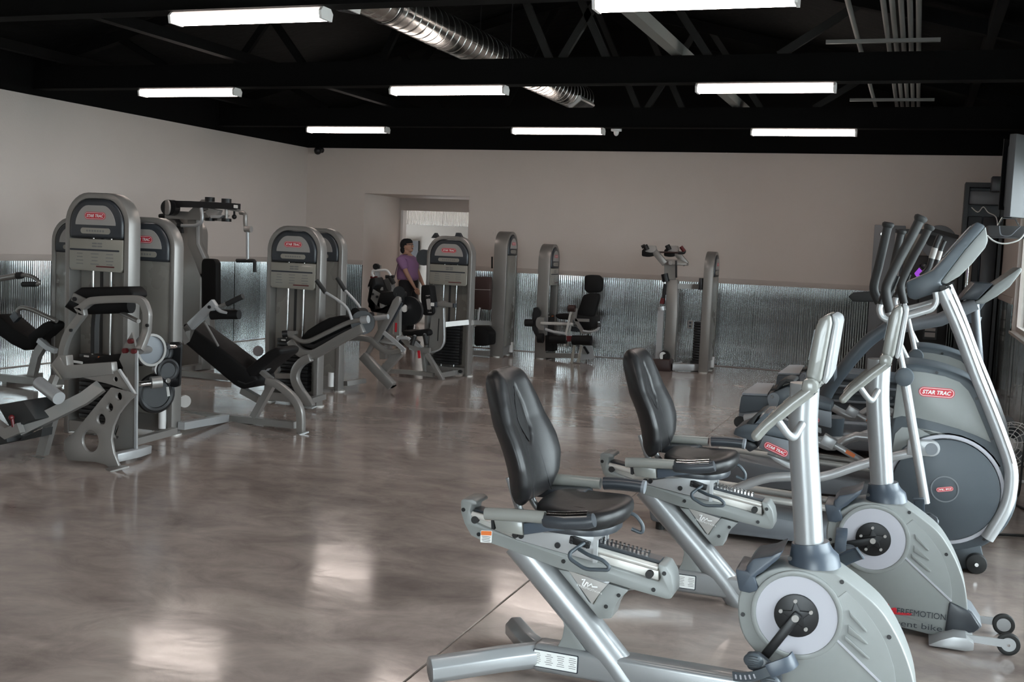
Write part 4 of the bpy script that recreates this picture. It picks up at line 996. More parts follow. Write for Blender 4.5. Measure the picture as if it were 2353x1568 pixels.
# ================================================================ FAR RIGHT CORNER
YK = 15.55
t = thing('cable_machine', 'dark cable training machine with a perforated upright in the far right corner', 'gym machine', (0, YK, 0))
part('side_shroud', G().b2((-.57, YK, 0), (-.18, YK + .22, 2.10)), slate_lt, t, bevel=.008)
part('shroud_bolt', G().disc((-.46, YK - .004, 1.98), EY, .025, .02, 14), chrome, t)
pu = part('perforated_upright', G().b2((-.30, YK - .12, 0), (-.22, YK - .04, 2.0)), badge, t)
for i in range(26): part('hole', G().disc((-.26, YK - .1205, .6 + i * .052), EY, .010, .004, 8), ironblack, pu)
part('back_column', G().b2((-.10, YK + .05, 0), (.42, YK + .30, 1.72)), ironblack, t, bevel=.02)
part('top_arm', G().bar([(-.30, YK - .08, 2.02), (.05, YK - .10, 2.03), (.30, YK - .12, 1.99)], .06, .06), ironblack, t)
part('top_arm', G().bar([(.12, YK - .14, 2.06), (.47, YK - .14, 1.97)], .05, .05), rubber, t)
part('weight_disc', G().disc((.24, YK, 1.90), EY, .22, .05, 36), slate_lt, t, bevel=.01)
part('disc_hub', G().disc((.15, YK - .04, 1.92), EY, .075, .06, 24), rubber, t)
lb = part('instruction_strip', G().b2((.13, YK + .035, .62), (.30, YK + .048, 1.08)), ironblack, t)
for i, (z, h) in enumerate(((1.0, .12), (.87, .10), (.755, .04), (.685, .06))):
    part('label', G().b2((.15, YK + .030, z - h / 2), (.28, YK + .034, z + h / 2)), badge, lb)
part('bottle_shape', G().tube([(.02, YK - .02, .60), (.02, YK - .02, .72), (.02, YK - .02, .74)], .035, 14, scale=[1, 1, .6]), badge, t)
ptub = thing('purple_tub', 'small glowing purple tub with dark rim among the far right machines', 'tub', (.04, 14.6, 1.36))
c_ = P(2117, 627, 14.6)
ax = V((.5, -.3, .7)).normalized()
part('tub', G().tube([c_ - ax * .05, c_ + ax * .06], (.075, .06), 18), purple, ptub)
part('rim', G().ringp(c_ + ax * .062, ax, .068, .012, 20, 8), ironblack, ptub)
part('clear_lid', G().sph(c_ + ax * .09, .06, 14, 8), charcoal, ptub)
part('stand_pole', G().cyl(c_ - ax * .04, V((c_.x, c_.y, .02)), .018, 10).tube([V((c_.x, c_.y, 0)), V((c_.x, c_.y, .03))], .14, 18), ironblack, ptub)
t = thing('tall_rack', 'tall dark equipment cabinet in the far right corner, wires on top', 'cabinet', (.77, 15.6, 0))
part('frame', G().b2((.51, 15.52, 0), (.56, 15.9, 2.68)).b2((.95, 15.52, 0), (.99, 15.9, 2.68)).b2((.56, 15.52, 2.62), (.95, 15.9, 2.68)), ironblack, t)
part('back_panel', G().b2((.56, 15.75, 0), (.95, 15.8, 2.62)), slate, t)
part('upper_box', G().b2((.56, 15.56, 2.40), (.95, 15.74, 2.58)), slate_lt, t, bevel=.03)
part('door_panel', G().b2((.57, 15.6, .05), (.74, 15.7, 2.25)), slate, t, bevel=.01)
part('door_panel', G().b2((.76, 15.6, .05), (.94, 15.7, 2.25)), charcoal, t, bevel=.01)
part('metal_column', G().tube([(.62, 15.47, 0), (.62, 15.47, 1.75)], .045, 14), galv, t)
part('wires', G().tube(cr([(.60, 15.5, 2.36), (.68, 15.48, 2.30), (.74, 15.5, 2.37), (.80, 15.46, 2.30), (.90, 15.48, 2.24), (.93, 15.45, 2.05)], 4), .007, 6), paper, t)
t = thing('control_box', 'black control box with a small green display in the far right corner', 'control box', (.90, 15.4, 2.6))
part('case', G().b2((.80, 15.22, 2.55), (1.0, 15.44, 2.74)), charcoal, t, bevel=.012)
part('display', G().b2((.90, 15.212, 2.60), (.95, 15.22, 2.68)), screen_green, t)
part('wall_bracket', G().b2((.97, 15.30, 2.58), (XR, 15.40, 2.66)), ironblack, t)

# television on its wall arm
YV = 8.4
t = thing('television', 'grey framed television on a wall arm at the right edge of the picture', 'television', (.72, YV, 2.2))
a, b = P(2320, 311, YV), P(2321, 499, YV)
ang = V((.55, .83, 0)).normalized()
def tv(u, z, d=0): return V((a.x, YV, 0)) + ang * u + V((ang.y, -ang.x, 0)) * -d + V((0, 0, z))
z0, z1, Wt = b.z, a.z + .01, .58
part('cabinet', G().prism([tv(0, z0), tv(Wt, z0), tv(Wt, z1), tv(0, z1)], V((-ang.y, ang.x, 0)) * -.05), tvgrey, t, bevel=.006)
part('back_shell', G().prism([tv(.06, z0 + .06, 0), tv(Wt - .06, z0 + .06, 0), tv(Wt - .06, z1 - .06, 0), tv(.06, z1 - .06, 0)], V((-ang.y, ang.x, 0)) * .05), tvgrey, t, bevel=.03)
part('front_bezel', G().prism([tv(.02, z0 + .05, .052), tv(Wt - .02, z0 + .05, .052), tv(Wt - .02, z1 - .03, .052), tv(.02, z1 - .03, .052)], V((-ang.y, ang.x, 0)) * -.004), ironblack, t)
sh = P(2268, 533, 9.4)
part('mount_arm', G().bar([V((XR, 9.2, 1.93)), V((.90, 9.0, 1.93)), tv(.30, 1.93, -.10), tv(.30, z0 + .2, -.04)], .05, .06), tvgrey, t)
t2 = thing('wall_shelf', 'pale grey wall shelf with looping wires under the television', 'shelf', (.75, 9.6, 1.87))
s0, s1 = P(2266, 526, 9.6), P(2268, 545, 9.6)
part('board', G().b2((s0.x, 9.35, s1.z), (XR, 9.85, s1.z + .085)), tvgrey, t2, bevel=.006)
c_ = P(2315, 519, 9.5)
part('wire_frame', G().tube([c_ + V((-.085, 0, -.03)), c_ + V((-.04, 0, .06)), c_ + V((.05, 0, .06)), c_ + V((.10, 0, -.03)), c_ + V((.03, 0, -.05))], .008, 8, closed=True, ref=(0, 1, 0)), chrome, t2)
g = G()
part('cable', G().tube(cr([P(x, y, 9.33) for x, y in ((2268, 541), (2285, 555), (2310, 560), (2340, 552), (2356, 535))], 5), .006, 8), paper, t2)
part('cable', G().tube(cr([P(x, y, 9.33) for x, y in ((2296, 520), (2300, 540), (2320, 542), (2336, 528), (2345, 520))], 5), .005, 8), slate_lt, t2)

# floor fan
fc = P(2322, 1024, 9.2)
t = thing('floor_fan', 'round wire caged floor fan behind the nearer elliptical', 'fan', (fc.x, 9.2, 0))
ax = V((-.55, -.75, .35)).normalized()
for k, r in enumerate((.05, .08, .11, .14, .165, .185)):
    part('cage_ring', G().ringp(fc + ax * (.05 * (1 - (r / .19) ** 2)), ax, r, .003, 40, 5), white, t)
e = ax.orthogonal().normalized(); f_ = ax.cross(e)
for k in range(12):
    a_ = k * PI / 6; d = e * math.cos(a_) + f_ * math.sin(a_)
    part('cage_spoke', G().tube([fc + ax * .05 + d * .05, fc + ax * .03 + d * .12, fc + d * .19, fc - ax * .08 + d * .18], .003, 5), white, t)
for k in range(4):
    a_ = k * PI / 2; d = e * math.cos(a_) + f_ * math.sin(a_); d2 = ax.cross(d)
    part('blade', G().add([fc - ax * .03 + d * .03, fc - ax * .03 + d * .16 - d2 * .04, fc - ax * .01 + d * .16 + d2 * .05, fc - ax * .02 + d * .03 + d2 * .03], [(0, 1, 2, 3)]), slate_lt, t)
part('motor', G().cyl(fc + ax * .02, fc - ax * .14, .055, 18), white, t)
part('stand', G().tube(fil([V((fc.x + .1, 9.05, .012)), V((fc.x - .12, 9.05, .012)), V((fc.x - .14, 9.15, .2)), fc - ax * .10, V((fc.x + .16, 9.3, .2)), V((fc.x + .14, 9.3, .012))], .04), .012, 8), white, t)
# cords
o = part('power_cord', G().tube(cr([(.98, 9.0, .9), (.93, 8.9, .88), (.84, 8.75, .62), (.80, 8.6, .30), (.78, 8.5, .012), (.70, 8.3, .009), (.80, 8.0, .009), (.95, 7.9, .009)], 6), .008, 8), rubber)
tagit(o, 'black power cord drooping from the right wall to the floor', 'cord')
o = part('power_cord', G().tube(cr([(.40, 6.95, .009), (.55, 7.15, .009), (.72, 7.22, .009), (.90, 7.35, .009), (1.0, 7.4, .05)], 6), .008, 8), rubber)
tagit(o, 'black power cord lying on the floor beside the drive disc', 'cord')
t = thing('red_sign', 'blurred red object hanging on the right wall below the window', 'sign', (.99, 8.3, .88))
part('plate', G().prism(rrect(V((XR - .04, 8.05, .74)), EY, EZ3, .20, .14, .03), (.03, 0, 0)), redcloth, t)
part('hook', G().tube([(XR - .02, 8.05, .81), (XR - .005, 8.05, .86)], .006, 8), ironblack, t)
# ================================================================ STRENGTH MACHINES
def arch(w, h, R, inset=0.0, k=8, bow=.02):
    """outline of a round-shouldered upright in (u,z), from bottom left over the top to bottom right"""
    w2 = w / 2 - inset; r = R - inset * .8; top = h - inset; pts = [(-w2, 0)]
    for i in range(k + 1):
        a = PI - (PI / 2) * i / k; pts.append((-w2 + r + r * math.cos(a), top - bow - r + r * math.sin(a) + bow * math.sin(PI / 2 * i / k) ** 3))
    for i in range(k + 1):
        a = PI / 2 - (PI / 2) * i / k; pts.append((w2 - r + r * math.cos(a), top - bow - r + r * math.sin(a) + bow * math.cos(PI / 2 * i / k) ** 3))
    pts.append((w2, 0)); return pts
class Tower:
    """weight tower of a machine: frame, header with badge, placard, guide rods, weight stack"""
    def __init__(s, root, x, y, h=1.71, w=.585, d=.15, face='-y', rot=0.0, back=False, placard=True, stack=True, logo=True, t=.045, inner=.0):
        s.root = root
        a = {'-y': 0.0, '+x': PI / 2, '-x': -PI / 2}[face] + rot
        s.r = V((math.cos(a), math.sin(a), 0)); s.n = V((math.sin(a), -math.cos(a), 0)); s.o = V((x, y, 0))   # o: bottom centre of the front
        T_ = s.at
        A, I = arch(w, h, .21), arch(w, h, .21, t)
        fr = part('tower_frame', G().prism([T_(u, z) for u, z in A] + [T_(u, z) for u, z in I[::-1]], -s.n * d), silver, root, bevel=.008, seg=2, bang=50)
        for u in (-w / 2 + t / 2, w / 2 - t / 2):
            part('foot_disc', G().tube([s.at(u, 0, -d / 2), s.at(u, .012, -d / 2)], .062, 18), rawmetal, fr)
        hz = h - .345
        J = [(u, z) for u, z in arch(w, h, .21, t + .004) if z > hz]; J = [(J[0][0], hz)] + J + [(J[-1][0], hz)]
        hd = part('header_cover', G().prism([T_(u, z, .012) for u, z in J], -s.n * (d + .02)), charcoal, root, bevel=.022, seg=3, bang=50)
        B = [(u * .80, hz + .10 + (z - hz - .10) * .93) for u, z in arch(w - .13, h - .085, .15) if z > hz + .10]; B = [(B[0][0], hz + .10)] + B + [(B[-1][0], hz + .10)]
        part('badge_face', G().prism([T_(u * 1.0, z, .012) for u, z in B], s.n * .005), badge, hd)
        if logo: logo_pill(T_(0, h - .175, .0185), s.r, V((0, 0, 1)), w * .33, root)
        nm = part('name_plate', G().prism(rrect(T_(-.0, hz + .055, .012), s.r, EZ3, w * .46, .045, .022), s.n * .004), placard_m, hd, label='pale name plate')
        g = G()
        for i in range(7): g.prism(rrect(T_(-.075 + i * .025, hz + .055, .0165), s.r, EZ3, .017, .014, .002, 1), s.n * .0005)
        part('worn_print', g, greyink, nm, kind='stuff')
        wi = w / 2 - t - .003
        if back:
            C_ = []
            for i in range(9):
                q = -1 + i / 4; C_.append((q * wi, .014 * (1 - q ** 4)))
            g = G(); vs = []
            for u, dd in C_: vs += [T_(u, .16, dd - .012), T_(u, hz, dd - .012), T_(u, .16, dd - .02), T_(u, hz, dd - .02)]
            m_ = len(C_)
            g.add(vs, [(4 * i, 4 * i + 4, 4 * i + 5, 4 * i + 1) for i in range(m_ - 1)] + [(4 * i + 3, 4 * i + 7, 4 * i + 6, 4 * i + 2) for i in range(m_ - 1)] + [(4 * i + 1, 4 * i + 5, 4 * i + 7, 4 * i + 3) for i in range(m_ - 1)] + [(4 * i + 2, 4 * i + 6, 4 * i + 4, 4 * i) for i in range(m_ - 1)])
            part('shroud_panel', g, shroud, root)
            part('corner_cap', G().tube([T_(wi - .045, .05, -.01), T_(wi - .045, .20, -.01)], .034, 16), white, root)
            part('kick_plate', G().prism([T_(-wi, .02, -.03), T_(wi, .02, -.03), T_(wi, .16, -.03), T_(-wi, .16, -.03)], -s.n * .01), silver, root)
        else:
            if placard:
                z1, z0 = hz - .006, hz - .25
                pl = part('placard', G().prism([T_(-wi, z0 + .02, .006), T_(-wi + .015, z0, .006), T_(wi - .025, z0 - .004, .006), T_(wi - .005, z0 + .02, .006), T_(wi - .005, z1, .006), T_(-wi, z1, .006)], -s.n * .05), placard_m, root, bevel=.006)
                part('placard_rule', G().prism(rrect(T_(-.012, z1 - .085, .007), s.r, EZ3, 2 * wi - .04, .014, .004, 1), s.n * .002), ink, pl)
                g = G(); rnd = random.Random(int(x * 100))
                for i in range(4): g.prism(rrect(T_(.012 - .05 * (i % 2) + .025, z1 - .034 - .022 * (i // 2), .0066), s.r, EZ3, .045, .012, .003, 1), s.n * .0008)
                for c_ in (-.16, -.02, .12):
                    for i in range(4): g.prism(rrect(T_(c_ + .01, z0 + .13 - i * .026, .0066), s.r, EZ3, .05 + .03 * rnd.random(), .007, .001, 1), s.n * .0008)
                part('placard_print', g, greyink, pl, kind='stuff')
                part('red_line', G().prism(rrect(T_(.09, z0 + .035, .0066), s.r, EZ3, .17, .010, .002, 1), s.n * .0009), redplastic, pl)
            part('back_panel', G().prism([T_(-wi, .10, -d + .012), T_(wi, .10, -d + .012), T_(wi, hz, -d + .012), T_(-wi, hz, -d + .012)], -s.n * .008), shroud, root)
            for u in (-.085, .085): part('guide_rod', G().cyl(T_(u, .1, -d / 2), T_(u, hz, -d / 2), .010, 10), chrome, root)
            part('lift_belt', G().prism([T_(-.013, .62, -d / 2 + .01), T_(.013, .62, -d / 2 + .01), T_(.013, hz, -d / 2 + .01), T_(-.013, hz, -d / 2 + .01)], -s.n * .005), rubber, root)
            if stack:
                n_ = 14
                for i in range(n_):
                    z = .13 + i * .036
                    pt_ = part('weight_plate', G().prism([T_(-.17, z, -.02), T_(.17, z, -.02), T_(.17, z + .031, -.02), T_(-.17, z + .031, -.02)], -s.n * (d - .035)), ironblack, root, bevel=.003)
                    if i == n_ - 1:
                        part('stack_label', G().prism(rrect(T_(-.10, z + .016, -.0195), s.r, EZ3, .05, .014, .003, 1), s.n * .001), paper, pt_)
                        part('stack_label', G().prism(rrect(T_(.06, z + .016, -.0195), s.r, EZ3, .10, .016, .003, 1), s.n * .001), orange, pt_)
                part('base_bar', G().prism([T_(-wi, .02, -.01), T_(wi, .02, -.01), T_(wi, .10, -.01), T_(-wi, .10, -.01)], -s.n * (d - .02)), silver, root)
    def at(s, u, z, out=0.0): return s.o + s.r * u + V((0, 0, z)) + s.n * out
GM = 'gym machine'

# ---------- hip machine with the tall tower, front left
k2 = K(0, 720, 4.1263); k1 = K(0, 420, 4.9)
R_ = thing('leg_machine', 'front left leg machine: tall tower, big arched tube, plate with round holes', GM, (-5.4, 6.3, 0))
ta = P(220, 700, 6.92)
Tower(R_, ta.x, 6.92, h=1.875, w=.60, d=.14)
def ply(f, l, Y): return [f(x, y, Y) for x, y in l]
hp = ply(k1, [(790, 1255), (900, 1180), (1450, 1170), (1505, 1235), (1505, 1300), (1340, 1310), (1080, 1312), (960, 1345)], 6.42)
part('thigh_pad', G().prism(hp, (0, .16, 0)), dkvinyl, R_, bevel=.025, seg=3)
part('pad_roll', G().tube([k1(780, 1330, 6.46), k1(880, 1395, 6.50), k1(1000, 1400, 6.52), k1(1480, 1385, 6.55)], .055, 14), dkvinyl, R_)
pbk = part('pad_bracket', G().bar([k1(820, 1285, 6.38), k1(960, 1350, 6.40), k1(1010, 1375, 6.40)], .02, .055), silver, R_)
part('bolt', G().disc(k1(838, 1312, 6.365), EY, .016, .012, 12), ironblack, pbk)
ar = [k2(595, 420, 6.36), k2(605, 330, 6.36), k2(660, 180, 6.36), k2(790, 0, 6.36), k1(900, 1440, 6.36), k1(1000, 1350, 6.36), k1(1080, 1325, 6.36), k1(1330, 1312, 6.36), k1(1530, 1312, 6.36), k1(1610, 1345, 6.36), k1(1650, 1430, 6.36), k2(1400, 20, 6.36), k2(1395, 110, 6.36), k2(1385, 190, 6.36), k2(1325, 350, 6.30)]
at_ = part('arched_tube', G().bar(cr(ar, 3), .045, .052), silver, R_, bevel=.008)
for x, y in ((672, 162), (1395, 116)): part('bolt', G().disc(k2(x, y, 6.33), EY, .012, .012, 12), ironblack, at_)
part('cross_tube', G().tube([k1(1290, 1430, 6.6), k1(1560, 1560, 6.4)], .016, 10), silver, R_)
part('belt_hanger', G().bar([k2(925, -160, 6.7), k2(900, 140, 6.7), k2(898, 380, 6.7)], .05, .035), rubber, R_)
sp_ = ply(k2, [(640, 440), (700, 445), (880, 450), (940, 410), (1110, 388), (1160, 410), (1192, 480), (1170, 530), (1080, 500), (660, 535), (635, 520)], 6.40)
se = part('seat_pad', G().prism(sp_, (0, .22, 0)), dkvinyl, R_, bevel=.02, seg=2)
part('size_label', G().prism(rrect(k2(738, 464, 6.398), (1, 0, -.05), EZ3, .09, .018, .004, 1), (0, -.002, 0)), paper, se)
# front L beam and perforated bracket
fb_ = [k2(560, 450, 6.12), k2(635, 560, 6.12), k2(1090, 520, 6.12)]
part('front_beam', G().bar(fb_, .06, .085), silver, R_, bevel=.006)
part('beam_end', G().prism(ply(k2, [(470, 500), (545, 405), (625, 400), (640, 560), (600, 640), (555, 620)], 6.10), (0, .07, 0)), silver, R_, bevel=.006)
part('beam_sticker', G().prism(ply(k2, [(495, 490), (508, 485), (592, 622), (575, 630)], 6.098), (0, -.002, 0)), placard_m, R_)
h1 = circ(k2(1095, 627, 6.10), EX, EZ3, .018, 14)
part('holed_bracket', G().prism(ply(k2, [(745, 600), (880, 570), (940, 595), (1030, 570), (1130, 535), (1280, 765), (1060, 680)], 6.10), (0, .012, 0), holes=[h1]), silver, R_)
part('bracket_edge', G().bar([k2(1130, 535, 6.10), k2(1280, 768, 6.10)], .02, .014), silver_lt, R_)
po = [(1050, 705), (1160, 735), (1285, 775), (1200, 850), (1120, 960), (1070, 1075), (1052, 1200), (1075, 1330), (1132, 1470), (1060, 1492), (1000, 1440), (900, 1412), (640, 1395), (600, 1300), (610, 1200), (700, 1130), (800, 1010), (930, 850)]
holes = [circ(k2(x, y, 6.05), EX, EZ3, r / 4.1263 / 320, 20, r * 1.12 / 4.1263 / 320) for x, y, r in ((1125, 790, 33), (1040, 893, 34), (957, 1010, 47), (855, 1212, 92))]
part('holed_plate', G().prism(ply(k2, po, 6.05), (0, .025, 0), holes=holes), silver, R_, bevel=.003)
part('foot_plate', G().prism([k2(955, 1497, 6.0), k2(1045, 1515, 5.94), k2(1225, 1465, 6.0), k2(1130, 1458, 6.08)], (0, 0, .012)), silver, R_)
lg = part('rear_leg', G().bar([k2(500, 980, 6.15), k2(460, 1120, 6.15), k2(395, 1362, 6.15)], .05, .07), silver, R_)
part('rear_foot', G().prism([k2(265, 1358, 6.1), k2(400, 1392, 6.03), k2(440, 1380, 6.1), k2(330, 1345, 6.18)], (0, 0, .010)), silver, R_)
part('long_beam', G().bar([k2(190, 1110, 5.90), k2(470, 975, 6.0), k2(800, 810, 6.12), k2(960, 690, 6.2)], .06, .085), silver, R_)
fpd = part('foot_platform', G().prism(ply(k2, [(-30, 870), (215, 828), (340, 1010), (200, 1060), (100, 1100)], 5.85), (0, .30, 0)), rubber, R_, bevel=.008)
part('platform_frame', G().bar([k2(-60, 1040, 5.84), k2(70, 1140, 5.84), k2(200, 1085, 5.84)], .05, .07), silver, R_)
part('platform_end', G().prism(ply(k2, [(-40, 1100), (60, 1160), (70, 1230), (0, 1250), (-40, 1250)], 5.83), (0, .25, 0)), rubber, R_, bevel=.01)
part('platform_wing', G().prism(ply(k2, [(200, 1190), (400, 1095), (390, 1170), (190, 1215)], 5.9), (0, .1, 0)), rubber, R_)
part('red_knob', G().sph(k2(108, 990, 5.82), .020).cyl(k2(115, 1005, 5.82), k2(128, 1080, 5.82), .012, 10), redplastic, R_)
part('foot_roller', G().tube([k2(370, 660, 6.02), k2(470, 735, 5.98), k2(560, 808, 5.94)], .045, 18), silver_lt, R_)
part('roller_bracket', G().bar([k2(520, 600, 6.05), k2(480, 700, 6.0)], .04, .045), silver, R_)
# upright side plate, cams and shaft
side = ply(k2, [(1130, 440), (1180, 300), (1250, 180), (1290, 340), (1300, 620), (1290, 1000), (1292, 1285), (1070, 1315), (1060, 1180), (1160, 930), (1285, 775)], 6.34)
hl = [circ(k2(1100, 1120, 6.34), EX, EZ3, .028, 16, .058)]
part('side_plate', G().prism(side, (0, .02, 0), holes=hl), silver, R_)
part('plate_edge', G().bar([k2(1298, 345, 6.335), k2(1290, 800, 6.335), k2(1288, 1285, 6.335)], .012, .02), silver_lt, R_)
for x, y in ((1240, 265), (1187, 356), (1272, 360)): part('red_knob', G().disc(k2(x, y, 6.32), EY, .018, .03, 14), redplastic, R_)
part('base_tube', G().bar([k2(1080, 1372, 6.12), k2(1300, 1322, 6.35), k2(1395, 1290, 6.55)], .07, .06), silver_lt, R_, bevel=.008)
cx_ = k2(1410, 345, 6.55)
part('cam_disc', G().disc(cx_, (1, -.35, 0), .115, .05, 36), slate_lt, R_, bevel=.006)
part('cam_ring', G().washer(cx_ + V((.035, -.012, 0)), (1, -.35, 0), .100, .117, .012, 36), silver, R_)
part('cam_mount', G().cyl(k2(1330, 350, 6.4), cx_, .03, 14), silver, R_)
for x, y, r, rt in ((1545, 372, .060, .020), (1590, 540, .070, .020), (1475, 760, .125, .026)):
    c_ = k2(x, y, 6.72); part('pulley', G().ringp(c_, (1, -.5, 0), r, rt, 28, 8).disc(c_, (1, -.5, 0), r, .02, 24), ironblack, R_)
part('pulley', G().disc(k2(1510, 530, 6.68), (1, -.6, 0), .045, .05, 20), badge, R_)
part('shaft', G().cyl(k2(1285, 678, 6.55), k2(1450, 660, 6.62), .020, 16), chrome, R_)
part('shaft_collar', G().cyl(k2(1430, 660, 6.6), k2(1530, 650, 6.66), .045, 18), silver, R_)
bp_ = part('pulley_plate', G().prism(fil(ply(k2, [(1605, 275), (1700, 272), (1715, 300), (1700, 690), (1660, 706), (1600, 690)], 6.80), .02, 3, True), (0, .02, 0)), ironblack, R_)
part('plate_bolt', G().cyl(k2(1600, 320, 6.7), k2(1680, 318, 6.8), .018, 12), chrome, bp_)
part('plate_bolt', G().cyl(k2(1595, 640, 6.7), k2(1625, 632, 6.8), .018, 12), chrome, bp_)
part('tag', G().prism(ply(k2, [(1578, 700), (1600, 698), (1612, 785), (1588, 792)], 6.7), (0, -.002, 0)), paper, bp_)
part('frame_link', G().bar([k2(1190, 1240, 6.36), k2(1190, 1240, 6.36) + V((-.05, .62, 0))], .05, .05), silver, R_)

# ---------- incline bench machine with the second tower
k4_ = K(380, 640, 4.127); k3_ = K(300, 430, 4.9)
R_ = thing('incline_machine', 'silver machine with a long black incline pad, shrouded tower showing only half its logo', GM, (-5.2, 7.9, 0))
tb_ = P(399, 700, 7.25)
T_b = Tower(R_, tb_.x - .292, 7.25, h=1.71, w=.585, d=.12, back=True)
lp = ply(k4_, [(160, 425), (250, 470), (500, 650), (760, 850), (860, 930), (872, 985), (830, 1035), (720, 1055), (640, 1010), (165, 610)], 8.0)
pp = part('back_pad', G().prism(lp, (0, .30, 0)), dkvinyl, R_, bevel=.03, seg=3, bang=35)
part('pad_piping', G().tube([p + V((0, -.004, 0)) for p in ply(k4_, [(690, 975), (760, 1000), (820, 985), (868, 960)], 8.0)], .006, 6), rubber, pp)
part('seat_pad', G().prism(ply(k4_, [(745, 865), (960, 695), (1040, 650), (1100, 670), (1095, 720), (1040, 760), (890, 880), (850, 935), (790, 960)], 8.0), (0, .30, 0)), dkvinyl, R_, bevel=.025, seg=3, bang=35)
part('pad_end', G().tube([k4_(880, 690, 8.06), k4_(880, 690, 8.26)], .045, 14), brownvinyl, R_)
part('seat_support', G().prism(ply(k4_, [(890, 875), (1055, 752), (1062, 765), (935, 890), (905, 900)], 8.1), (0, .06, 0)), silver_lt, R_)
part('seat_post', G().bar(ply(k4_, [(900, 870), (970, 930), (1010, 960)], 8.05), .05, .035), silver, R_)
lg = ply(k4_, [(960, 970), (1050, 1000), (1160, 1080), (1240, 1170), (1282, 1280), (1285, 1465)], 7.92)
part('front_leg', G().bar(cr(lg, 3), .06, .06), silver, R_, bevel=.008)
part('foot_plate', G().prism([k4_(1215, 1482, 7.92), k4_(1270, 1495, 7.85), k4_(1362, 1465, 7.92), k4_(1310, 1458, 8.0)], (0, 0, .012)), silver_lt, R_)
part('inner_strut', G().bar(ply(k4_, [(1010, 1010), (840, 1315)], 8.05), .06, .055), silver, R_)
part('inner_strut', G().bar(ply(k4_, [(730, 1060), (890, 1150)], 8.1), .06, .055), silver, R_)
part('base_tube', G().bar([k4_(180, 1275, 8.35), k4_(570, 1320, 8.15), k4_(1240, 1392, 7.95)], .06, .055), silver, R_)
part('base_tube', G().bar([k4_(150, 1400, 7.32), k4_(575, 1325, 8.06)], .06, .06), silver_lt, R_)
part('arm_bar', G().bar(ply(k4_, [(240, 455), (350, 350), (475, 232)], 7.75), .05, .075), silver_lt, R_, bevel=.006)
part('arm_bolt', G().disc(k4_(416, 272, 7.72), EY, .014, .012, 12), ironblack, R_)
h_ = part('arm_handle', G().tube(cr(ply(k4_, [(480, 290), (520, 268), (590, 240)], 7.78), 3), .018, 10), silver, R_)
part('grip', G().tube(ply(k4_, [(585, 243), (735, 170)], 7.78), .024, 12), rubber, h_)
h_ = part('arm_handle', G().tube(cr(ply(k4_, [(475, 275), (530, 318), (595, 335)], 7.70), 3), .017, 10), silver_lt, R_)
part('grip', G().tube(ply(k4_, [(440, 350), (520, 345), (700, 345)], 7.72), .038, 14), dkvinyl, h_)
part('end_roller', G().disc(k4_(180, 1165, 7.45), (1, -.6, 0), .05, .03, 24), badge, R_)
part('arm_link', G().bar([k4_(240, 460, 7.75), k4_(170, 560, 7.8), T_b.at(.25, .95, -.05)], .05, .06), silver, R_)
part('arm_stay', G().tube([k4_(370, 410, 7.8), k4_(500, 640, 8.0)], .010, 8), silver, R_)

# ---------- abdominal machine with the third tower
R_ = thing('back_machine', 'silver machine with a curved tube and two slim lever handles, tower showing its full logo', GM, (-5.2, 9.5, 0))
tc_ = P(672, 700, 9.24)
T_c = Tower(R_, tc_.x, 9.24, h=1.71, w=.585, d=.12)
Y = 9.05
tb2 = ply(k4_, [(1165, 530), (1215, 555), (1270, 590), (1330, 600), (1400, 578), (1560, 500), (1720, 425), (1800, 402), (1905, 392)], Y)
part('curved_tube', G().tube(cr(tb2, 4), .022, 12), silver, R_)
part('tube_head', G().tube(ply(k4_, [(1860, 395), (1925, 388)], Y), .036, 14), silver_lt, R_)
part('tube_sticker', G().prism(rrect(k4_(1852, 398, Y - .026), (1, 0, .08), EZ3, .055, .018, .002, 1), (0, -.003, 0)), placard_m, R_)
part('end_knob', G().cyl(k4_(1110, 530, Y - .02), k4_(1160, 525, Y), .034, 14), ironblack, R_)
part('knob_bracket', G().prism(ply(k4_, [(1150, 500), (1225, 500), (1225, 530), (1190, 560), (1160, 550)], Y - .02), (0, .06, 0)), silver, R_)
pd_ = ply(k4_, [(1270, 565), (1340, 490), (1450, 420), (1540, 375), (1640, 355), (1740, 372), (1830, 415), (1780, 445), (1700, 500), (1500, 620), (1395, 668), (1330, 650)], Y + .05)
part('roll_pad', G().prism(pd_, (0, .34, 0)), dkvinyl, R_, bevel=.03, seg=3, bang=35)
part('side_pad', G().prism(ply(k4_, [(1300, 610), (1400, 625), (1700, 480), (1790, 440), (1780, 460), (1560, 590), (1400, 672), (1330, 650)], Y + .02), (0, .04, 0)), vinyl, R_, bevel=.01)
un = ply(k4_, [(1195, 585), (1240, 660), (1310, 712), (1400, 720), (1490, 680), (1700, 560), (1880, 470)], Y + .05)
part('under_frame', G().bar(cr(un, 4), .07, .085), silver, R_, bevel=.008)
for Yh, pts in ((Y - .08, [(1435, 20), (1520, 135), (1620, 195), (1705, 260), (1740, 310), (1768, 392)]), (Y + .35, [(1630, -5), (1705, 115), (1790, 205), (1835, 260), (1860, 310)])):
    l = ply(k4_, pts, Yh)
    hn_ = part('lever_handle', G().tube(fil(l[1:], .05, 4), .0135, 10), silver_lt, R_)
    part('grip', G().tube([l[0], l[1]], .021, 12), rubber, hn_)
part('pivot_pad', G().tube([k4_(1800, 330, Y + .1), k4_(1880, 330, Y + .3)], .05, 16), dkvinyl, R_)
part('pivot_drum', G().tube([k4_(1870, 420, Y + .06), k4_(1880, 420, Y + .28)], .11, 20), ironblack, R_)
cl_ = ply(k4_, [(1380, 750), (1300, 790), (1245, 860), (1230, 950), (1270, 1050), (1340, 1150), (1385, 1222)], Y + .02)
